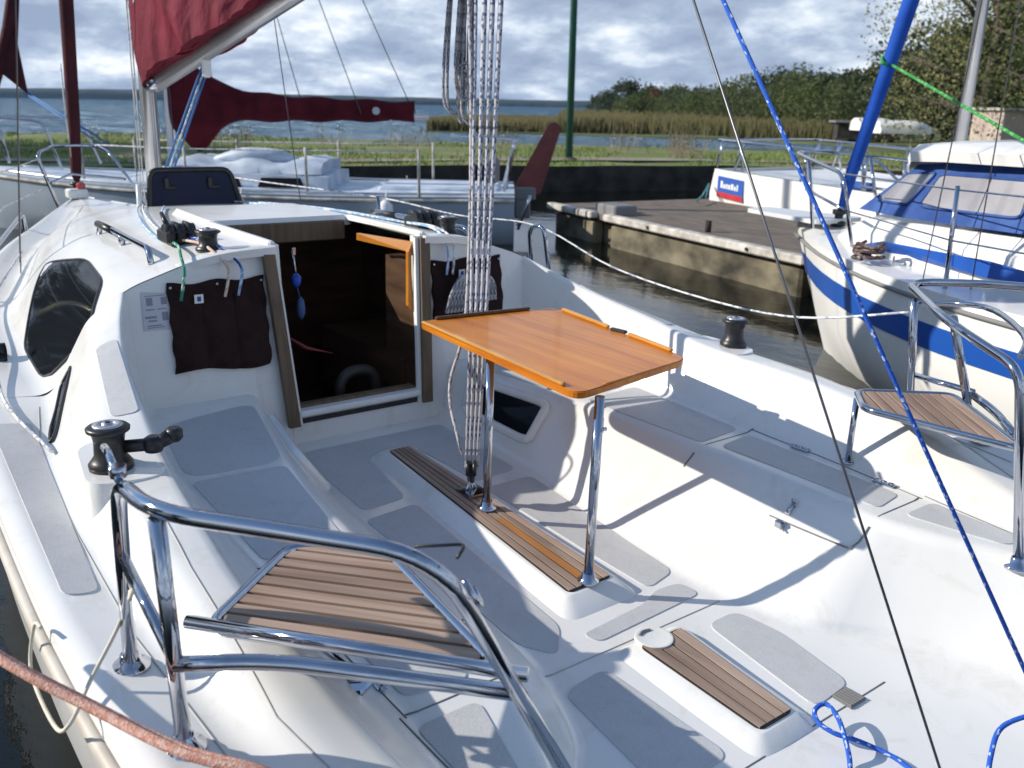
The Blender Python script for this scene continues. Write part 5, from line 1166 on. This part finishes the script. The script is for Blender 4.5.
BSH = [(640, 118, 2.6, 5, 'olive', 'rounded green bush standing in the reeds near the open water'), (668, 125, 2.4, 6, 'brush', 'greyish bush in the reeds right of the rounded green one'), (655, 130, 3.2, 2.6, 'rust', 'small rusty brown bush among the reeds'),
       (700, 110, 2.4, 7, 'olive', 'wide olive bush at the water edge left of the thin wire'), (745, 92, 2.6, 8, 'brush', 'wide dull bush behind the boat with the sign'), (782, 82, 2.6, 7, 'brush', 'dull bush behind the blue backstay line at the water edge'), (815, 76, 2.7, 7, 'olive', 'olive bush at the water edge midway between the two blue lines'), (848, 70, 2.5, 6, 'brush', 'dull bush at the water edge left of the blue furled headsail')]
for i, (u, D, H, Wd, lm, lb_) in enumerate(BSH): tree('bush', lb_, tb_(u, D, -.3), H * 1.25, Wd * 1.25, 50, 4200, .14, lm, 200 + i, crown_lo=.02, group='bushes among the reeds')
# big near trees at the right
tree('willow_tree', 'tall loose yellowing willow at the right edge, sky showing through', tb_(985, 46, .2), 10.5, 10, 90, 15000, .085, 'yellow', 301, droop=.9, crown_lo=.14, ragged=1.1)
tree('willow_tree', 'tall olive green tree right of the yellowing willow at the frame edge', tb_(1062, 42, .2), 11.5, 9, 80, 14000, .085, 'olive', 302, droop=.7, crown_lo=.1)
tree('broadleaf_tree', 'dark shady tree behind the grey mast on the right', tb_(950, 62, .2), 5.5, 10, 60, 6000, .2, 'dark', 303, crown_lo=.05)
tree('broadleaf_tree', 'dark tree beside the small shed at the right edge', tb_(1000, 64, .2), 6.5, 9, 60, 6000, .2, 'dark', 304, crown_lo=.05)
pb2 = MB(); pb2.prism([(-10, 24), (6, 22), (18, 23), (30, 26), (30, 60), (-10, 60)], -.9, .25); setp(pb2.build('ground', [M['grass']]), kind='structure')
for i, (x, y, H) in enumerate(((3, 27, 11), (12, 28, 13), (21, 31, 12))): tree('broadleaf_tree', ('tall dark tree on the near bank to port, nearest the stern', 'tallest dark tree on the bank to port', 'dark tree on the bank to port, farthest ahead')[i], (x, y, .2), H, 9, 60, 5000, .3, 'dark', 400 + i, crown_lo=.05, group='trees on the bank to port')
for i, (x, y, H) in enumerate(((28.5, 8.5, 8), (32, 5.2, 8), (36, 12, 9))): tree('broadleaf_tree', ('dark tree on the bank ahead to port, nearest the basin', 'dark tree on the bank ahead to port, closest to the grey sloop', 'dark tree on the bank ahead to port, farthest from the basin')[i], (x, y, .2), H, 7, 60, 6000, .22, 'dark', 500 + i, crown_lo=.05, group='trees on the bank to port')
# reeds (uncountable)
random.seed(55); vs, fs = [], []
def reed(u, D, hmin, hmax):
    p = far(u, 110, D); h = random.uniform(hmin, hmax); a = random.uniform(0, 3.14); w = .05 + D * .0009; o = len(vs); lx = random.gauss(0, .15)
    vs.extend([(p.x - w * math.cos(a), p.y - w * math.sin(a), WATER - .1), (p.x + w * math.cos(a), p.y + w * math.sin(a), WATER - .1), (p.x + lx + w * .3, p.y, WATER + h), (p.x + lx - w * .3, p.y, WATER + h * .97)]); fs.append((o, o + 1, o + 2, o + 3))
for k in range(15000):
    u = random.uniform(428, 640) if random.random() < .8 else random.uniform(640, 900); n0 = 53 + (u - 430) * .028 ; reed(u, random.uniform(62 if u < 730 else 58, 62 + 34 * min((u - 420) / 60, 1)), .45, .95 if u < 560 else 1.3)
for k in range(2500): u = random.uniform(560, 760); reed(u, random.uniform(95, 150), .6, 1.5)
ro = MB().add(vs, fs).build('reeds', leafmat('reed_stems', (.08, .085, .03), (.12, .11, .04), (.165, .14, .055))); setp(ro, kind='stuff')
# marsh floor under the reeds, so that they stand on land
mf = MB(); mp = [far(u, 110, D) for u, D in ((425, 62), (560, 60), (740, 57), (860, 52), (885, 40), (1080, 36), (1300, 40), (1300, 400), (900, 400), (620, 260), (596, 190), (585, 130), (500, 100), (430, 92))]
mf.prism([(p.x, p.y) for p in mp], -.8, WATER + .08); setp(mf.build('marsh', noisy('marsh_ground', (.06, .07, .02), (.11, .13, .035), .3, .95)), kind='structure')
# hills across the lake
random.seed(9); hl = MB(); rows = []
for i in range(220):
    u = -1400 + 3600 * i / 219; D = 1500; b = far(u, 105, D); hh = 13.5 + 3.0 * mn.noise(Vector((u * .004, 1, 0))) + 1.5 * mn.noise(Vector((u * .03, 2, 0))) + .8 * mn.noise(Vector((u * .11, 5, 0)))
    hh *= 1 - .28 * min(max((u - 330) / 250, 0), 1)
    b2 = far(u, 105, D + 60); b3 = far(u, 105, D + 500); rows.append([(b.x, b.y, -1), (b.x, b.y, hh * .5), (b2.x, b2.y, hh), (b3.x, b3.y, hh * .8), (b3.x, b3.y, -1)])
hl.loft(rows); setp(hl.build('hills', noisy('far_woods', (.016, .028, .024), (.028, .042, .034), .02, .9, .8, .06, bdist=6)), kind='structure')
# things ashore on the right
def upturned(u, v, D, L, lb_):
    p = far(u, v, D); o = MB(); rg = []
    for i in range(17):
        t = i / 16; w = .75 * (1 if t < .55 else max(math.cos((t - .55) / .45 * math.pi / 2), .02) ** .7); rg.append([(L * (t - .5), w * math.cos(a), .02 + .62 * math.sin(a) ** .6 * (.45 + .55 * w / .75)) for a in [math.pi * k / 10 for k in range(11)]])
    o.loft(rg, caps=True); o.v = [tuple(Matrix.Rotation(-2.2, 3, 'Z') @ Vector(q) + Vector((p.x, p.y, p.z))) for q in o.v]
    single(o, 'upturned_boat', M['white'], lb_, 'boat', tuple(p), 'white boats laid up ashore', autosmooth=60)
upturned(903, 134, 50, 2.8, 'larger white boat laid up on the far grass, behind the hard top'); upturned(876, 131, 52, 2.2, 'smaller white boat laid up left of the larger one')
sp = far(1012, 130, 44); sh = thing('shed', 'small pale shed with a teal side at the right edge beyond the boats', 'shed', (sp.x, sp.y, .1))
rz_ = -.62 + math.pi / 2; mxs = lambda x, y, z: Matrix.Translation((sp.x, sp.y, 0)) @ Matrix.Rotation(rz_, 4, 'Z') @ Matrix.Translation((x, y, z))
part(MB().box(None, (2.2, 2.4, 1.6), mtx=mxs(0, 0, .75)), 'wall', noisy('pale_pink_boards', (.40, .32, .28), (.5, .42, .36), 2, .8), sh); part(MB().box(None, (2.5, 2.8, .10), mtx=mxs(0, 0, 1.6)), 'roof', M['edgeboard'], sh); part(MB().box(None, (.35, .06, 1.2), mtx=mxs(-.98, -1.22, .8)), 'corner_board', mat('teal_paint', (.05, .3, .32), .6), sh); part(MB().box(None, (.8, .06, .7), mtx=mxs(.45, -1.22, .8)), 'window', M['vinyl2'], sh)
jt = far(868, 112, 58); hs = thing('boathouse', 'low dark boathouse roof among the trees behind the blue furled headsail', 'building', (jt.x, jt.y, 0)); mj = lambda z: Matrix.Translation((jt.x, jt.y, z)) @ Matrix.Rotation(-2.4, 4, 'Z')
part(MB().box(None, (3.4, 2.2, .9), mtx=mj(.35)), 'wall', M['bankwall'], hs); part(MB().box(None, (3.8, 2.6, .10), mtx=mj(.85)), 'roof', M['seam'], hs)

# ================================================================== WATER, SKY, SUN, HAZE, CAMERA
def mk_water():
    m = mat('lake_water', (.004, .006, .005), .06); b = m.node_tree.nodes['Principled BSDF']; b.inputs['IOR'].default_value = 1.333
    tc = nd(m, 'ShaderNodeTexCoord')
    mp = nd(m, 'ShaderNodeMapping'); mp.inputs['Scale'].default_value = (1, 1.6, 1); mp.inputs['Rotation'].default_value = (0, 0, .7); ln(m, tc, 'Object', mp, 'Vector')
    n1 = nd(m, 'ShaderNodeTexNoise', Scale=1.6, Detail=6, Roughness=.6); n2 = nd(m, 'ShaderNodeTexNoise', Scale=.35, Detail=4); ln(m, mp, 'Vector', n1, 'Vector'); ln(m, mp, 'Vector', n2, 'Vector')
    ad0 = nd(m, 'ShaderNodeMath', operation='MULTIPLY_ADD'); ad0.inputs[1].default_value = 2.0; ln(m, n2, 'Fac', ad0, 0); ln(m, n1, 'Fac', ad0, 2)
    n3 = nd(m, 'ShaderNodeTexNoise', Scale=.09, Detail=5, Roughness=.65); ln(m, mp, 'Vector', n3, 'Vector')
    ad = nd(m, 'ShaderNodeMath', operation='MULTIPLY_ADD'); ad.inputs[1].default_value = 5.0; ln(m, n3, 'Fac', ad, 0); ln(m, ad0, 0, ad, 2)
    bp = nd(m, 'ShaderNodeBump', Strength=1.0); ln(m, ad, 0, bp, 'Height'); ln(m, bp, 'Normal', b, 'Normal')
    # the basin is sheltered, the open lake is choppy: wave height grows with distance from the basin
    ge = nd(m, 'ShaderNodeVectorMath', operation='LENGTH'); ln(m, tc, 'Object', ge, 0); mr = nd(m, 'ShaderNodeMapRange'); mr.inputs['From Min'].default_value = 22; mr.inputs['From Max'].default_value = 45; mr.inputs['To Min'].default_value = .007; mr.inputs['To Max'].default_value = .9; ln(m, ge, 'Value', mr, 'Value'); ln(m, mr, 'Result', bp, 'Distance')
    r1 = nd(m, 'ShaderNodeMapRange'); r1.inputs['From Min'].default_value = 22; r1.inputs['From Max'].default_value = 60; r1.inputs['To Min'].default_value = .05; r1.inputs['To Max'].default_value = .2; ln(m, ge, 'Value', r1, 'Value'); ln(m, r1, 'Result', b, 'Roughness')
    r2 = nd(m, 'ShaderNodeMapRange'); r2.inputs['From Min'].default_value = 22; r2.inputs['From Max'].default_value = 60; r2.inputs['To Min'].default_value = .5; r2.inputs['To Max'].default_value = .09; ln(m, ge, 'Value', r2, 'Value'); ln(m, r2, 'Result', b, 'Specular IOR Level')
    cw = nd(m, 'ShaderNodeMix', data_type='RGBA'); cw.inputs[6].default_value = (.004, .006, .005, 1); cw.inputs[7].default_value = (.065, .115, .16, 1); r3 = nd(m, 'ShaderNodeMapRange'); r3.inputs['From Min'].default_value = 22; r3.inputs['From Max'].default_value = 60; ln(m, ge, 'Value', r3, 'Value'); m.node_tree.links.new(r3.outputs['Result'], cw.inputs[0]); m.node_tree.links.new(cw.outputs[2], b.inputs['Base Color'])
    # open, wind-ruffled lake: steep little waves cut the mirror reflection down
    df = nd(m, 'ShaderNodeBsdfDiffuse'); df.inputs['Color'].default_value = (.022, .06, .095, 1); gl = nd(m, 'ShaderNodeBsdfGlossy', Roughness=.22); gl.inputs['Color'].default_value = (.68, .86, 1, 1); ln(m, bp, 'Normal', gl, 'Normal')  # blue in both colours paints in the upper sky reflected by waves
    ms = nd(m, 'ShaderNodeMapping'); ms.inputs['Scale'].default_value = (.16, .5, 1); ms.inputs['Rotation'].default_value = (0, 0, .95); ln(m, tc, 'Object', ms, 'Vector'); n5 = nd(m, 'ShaderNodeTexNoise', Scale=1.0, Detail=7, Roughness=.7); ln(m, ms, 'Vector', n5, 'Vector')
    fr = nd(m, 'ShaderNodeMapRange'); fr.inputs['From Min'].default_value = .3; fr.inputs['From Max'].default_value = .7; fr.inputs['To Min'].default_value = .05; fr.inputs['To Max'].default_value = .30; ln(m, n5, 'Fac', fr, 'Value')
    m1 = nd(m, 'ShaderNodeMixShader'); ln(m, fr, 'Result', m1, 0); ln(m, df, 0, m1, 1); ln(m, gl, 0, m1, 2); m2 = nd(m, 'ShaderNodeMixShader'); ln(m, r3, 'Result', m2, 0); ln(m, b, 0, m2, 1); ln(m, m1, 0, m2, 2); ln(m, m2, 0, m.node_tree.nodes['Material Output'], 'Surface')
    return m
M['water'] = mk_water()
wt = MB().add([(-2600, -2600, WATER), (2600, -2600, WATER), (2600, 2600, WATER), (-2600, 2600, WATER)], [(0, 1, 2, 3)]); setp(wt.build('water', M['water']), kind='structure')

SUN_EL = R(27); sv = Vector((1, 1.3, 0)).normalized(); sundir = BT.to_3x3() @ Vector((sv.x * math.cos(SUN_EL), sv.y * math.cos(SUN_EL), math.sin(SUN_EL)))
sl = bpy.data.lights.new('sun', 'SUN'); sl.energy = 4.2; sl.angle = R(.53); sl.color = (1, .92, .81); so = bpy.data.objects.new('sun', sl); COL.objects.link(so)
so.rotation_euler = sundir.to_track_quat('Z', 'Y').to_euler(); so.location = (10, 5, 20)

wld = bpy.data.worlds.new('World'); sc.world = wld; wld.use_nodes = True; nt = wld.node_tree; nt.nodes.clear()
W_ = lambda t, **k: nd(type('T', (), {'node_tree': nt}), t, **k)
sky = W_('ShaderNodeTexSky'); sky.sky_type = 'NISHITA'; sky.sun_disc = False; sky.sun_elevation = SUN_EL; sky.sun_rotation = math.atan2(sundir.x, sundir.y); sky.air_density = 1.0; sky.dust_density = .0; sky.ozone_density = 1.0
tc = W_('ShaderNodeTexCoord'); sx = W_('ShaderNodeSeparateXYZ'); nt.links.new(tc.outputs['Generated'], sx.inputs[0])
dz = W_('ShaderNodeMath', operation='ADD'); dz.inputs[1].default_value = .32; nt.links.new(sx.outputs['Z'], dz.inputs[0])
dv = W_('ShaderNodeVectorMath', operation='DIVIDE'); cm = W_('ShaderNodeCombineXYZ'); [nt.links.new(dz.outputs[0], cm.inputs[i]) for i in range(3)]
nt.links.new(tc.outputs['Generated'], dv.inputs[0]); nt.links.new(cm.outputs[0], dv.inputs[1])
n1 = W_('ShaderNodeTexNoise', Scale=1.5, Detail=9, Roughness=.58); nt.links.new(dv.outputs[0], n1.inputs['Vector'])
mpc = W_('ShaderNodeMapping'); mpc.inputs['Location'].default_value = (3.1, 1.7, 0); nt.links.new(dv.outputs[0], mpc.inputs['Vector'])
n2 = W_('ShaderNodeTexNoise', Scale=3.0, Detail=9, Roughness=.6); nt.links.new(mpc.outputs[0], n2.inputs['Vector'])
fake = type('T', (), {'node_tree': nt})
zr_ = W_('ShaderNodeMapRange'); zr_.inputs['From Min'].default_value = .18; zr_.inputs['From Max'].default_value = .55; zr_.inputs['To Min'].default_value = .17; zr_.inputs['To Max'].default_value = -.14; nt.links.new(sx.outputs['Z'], zr_.inputs['Value'])
ad_ = W_('ShaderNodeMath', operation='ADD'); nt.links.new(n1.outputs['Fac'], ad_.inputs[0]); nt.links.new(zr_.outputs[0], ad_.inputs[1])
msk = ramp(fake, [(.40, (0, 0, 0)), (.56, (1, 1, 1))]); nt.links.new(ad_.outputs[0], msk.inputs['Fac'])
ccol = ramp(fake, [(.37, (1.7, 2.15, 3.0)), (.48, (2.35, 2.85, 3.7)), (.56, (3.6, 4.1, 4.8)), (.66, (5.7, 5.9, 6.1))]); nt.links.new(n2.outputs['Fac'], ccol.inputs['Fac'])
mxw = W_('ShaderNodeMix', data_type='RGBA'); nt.links.new(msk.outputs['Color'], mxw.inputs[0]); nt.links.new(sky.outputs[0], mxw.inputs[6]); nt.links.new(ccol.outputs['Color'], mxw.inputs[7])
bg = W_('ShaderNodeBackground'); bg.inputs['Strength'].default_value = .15; out = W_('ShaderNodeOutputWorld'); nt.links.new(mxw.outputs[2], bg.inputs['Color']); nt.links.new(bg.outputs[0], out.inputs[0])

hz = MB(); x0, x1, y0, y1, z0, z1 = -400, 2300, -2300, 1500, -2.0, 26.0
hz.add([(x, y, z) for x in (x0, x1) for y in (y0, y1) for z in (z0, z1)], [(0, 1, 3, 2), (4, 6, 7, 5), (0, 4, 5, 1), (2, 3, 7, 6), (0, 2, 6, 4), (1, 5, 7, 3)])
hm = bpy.data.materials.new('haze_air'); hm.use_nodes = True; hm.node_tree.nodes.clear(); pv = nd(hm, 'ShaderNodeVolumePrincipled'); pv.inputs['Color'].default_value = (.42, .66, 1, 1); pv.inputs['Density'].default_value = .00010; pv.inputs['Anisotropy'].default_value = .3
ho = nd(hm, 'ShaderNodeOutputMaterial'); ln(hm, pv, 0, ho, 'Volume'); hob = hz.build('haze', hm); setp(hob, kind='stuff')

cam = bpy.data.cameras.new('camera'); co = bpy.data.objects.new('camera', cam); COL.objects.link(co); sc.camera = co
cam.sensor_width = 36; cam.lens = F_PX / 1024 * 36; cam.clip_end = 8000; cam.clip_start = .05
rm = Matrix((AX[0], AX[1], -AX[2])).transposed().to_4x4(); co.matrix_world = Matrix.Translation(CAM) @ rm
cam.dof.use_dof = True; cam.dof.focus_distance = 2.5; cam.dof.aperture_fstop = 4.8

vs_ = sc.view_settings; sc.display_settings.display_device = 'sRGB'; vs_.view_transform = 'Standard'; vs_.look = 'None'; vs_.gamma = 1; vs_.use_curve_mapping = False; vs_.exposure = 0.38
sc.cycles.max_bounces = 8; sc.cycles.use_denoising = True; sc.cycles.sample_clamp_indirect = 8
for o in bpy.data.objects:
    if '_o' in o: del o['_o']
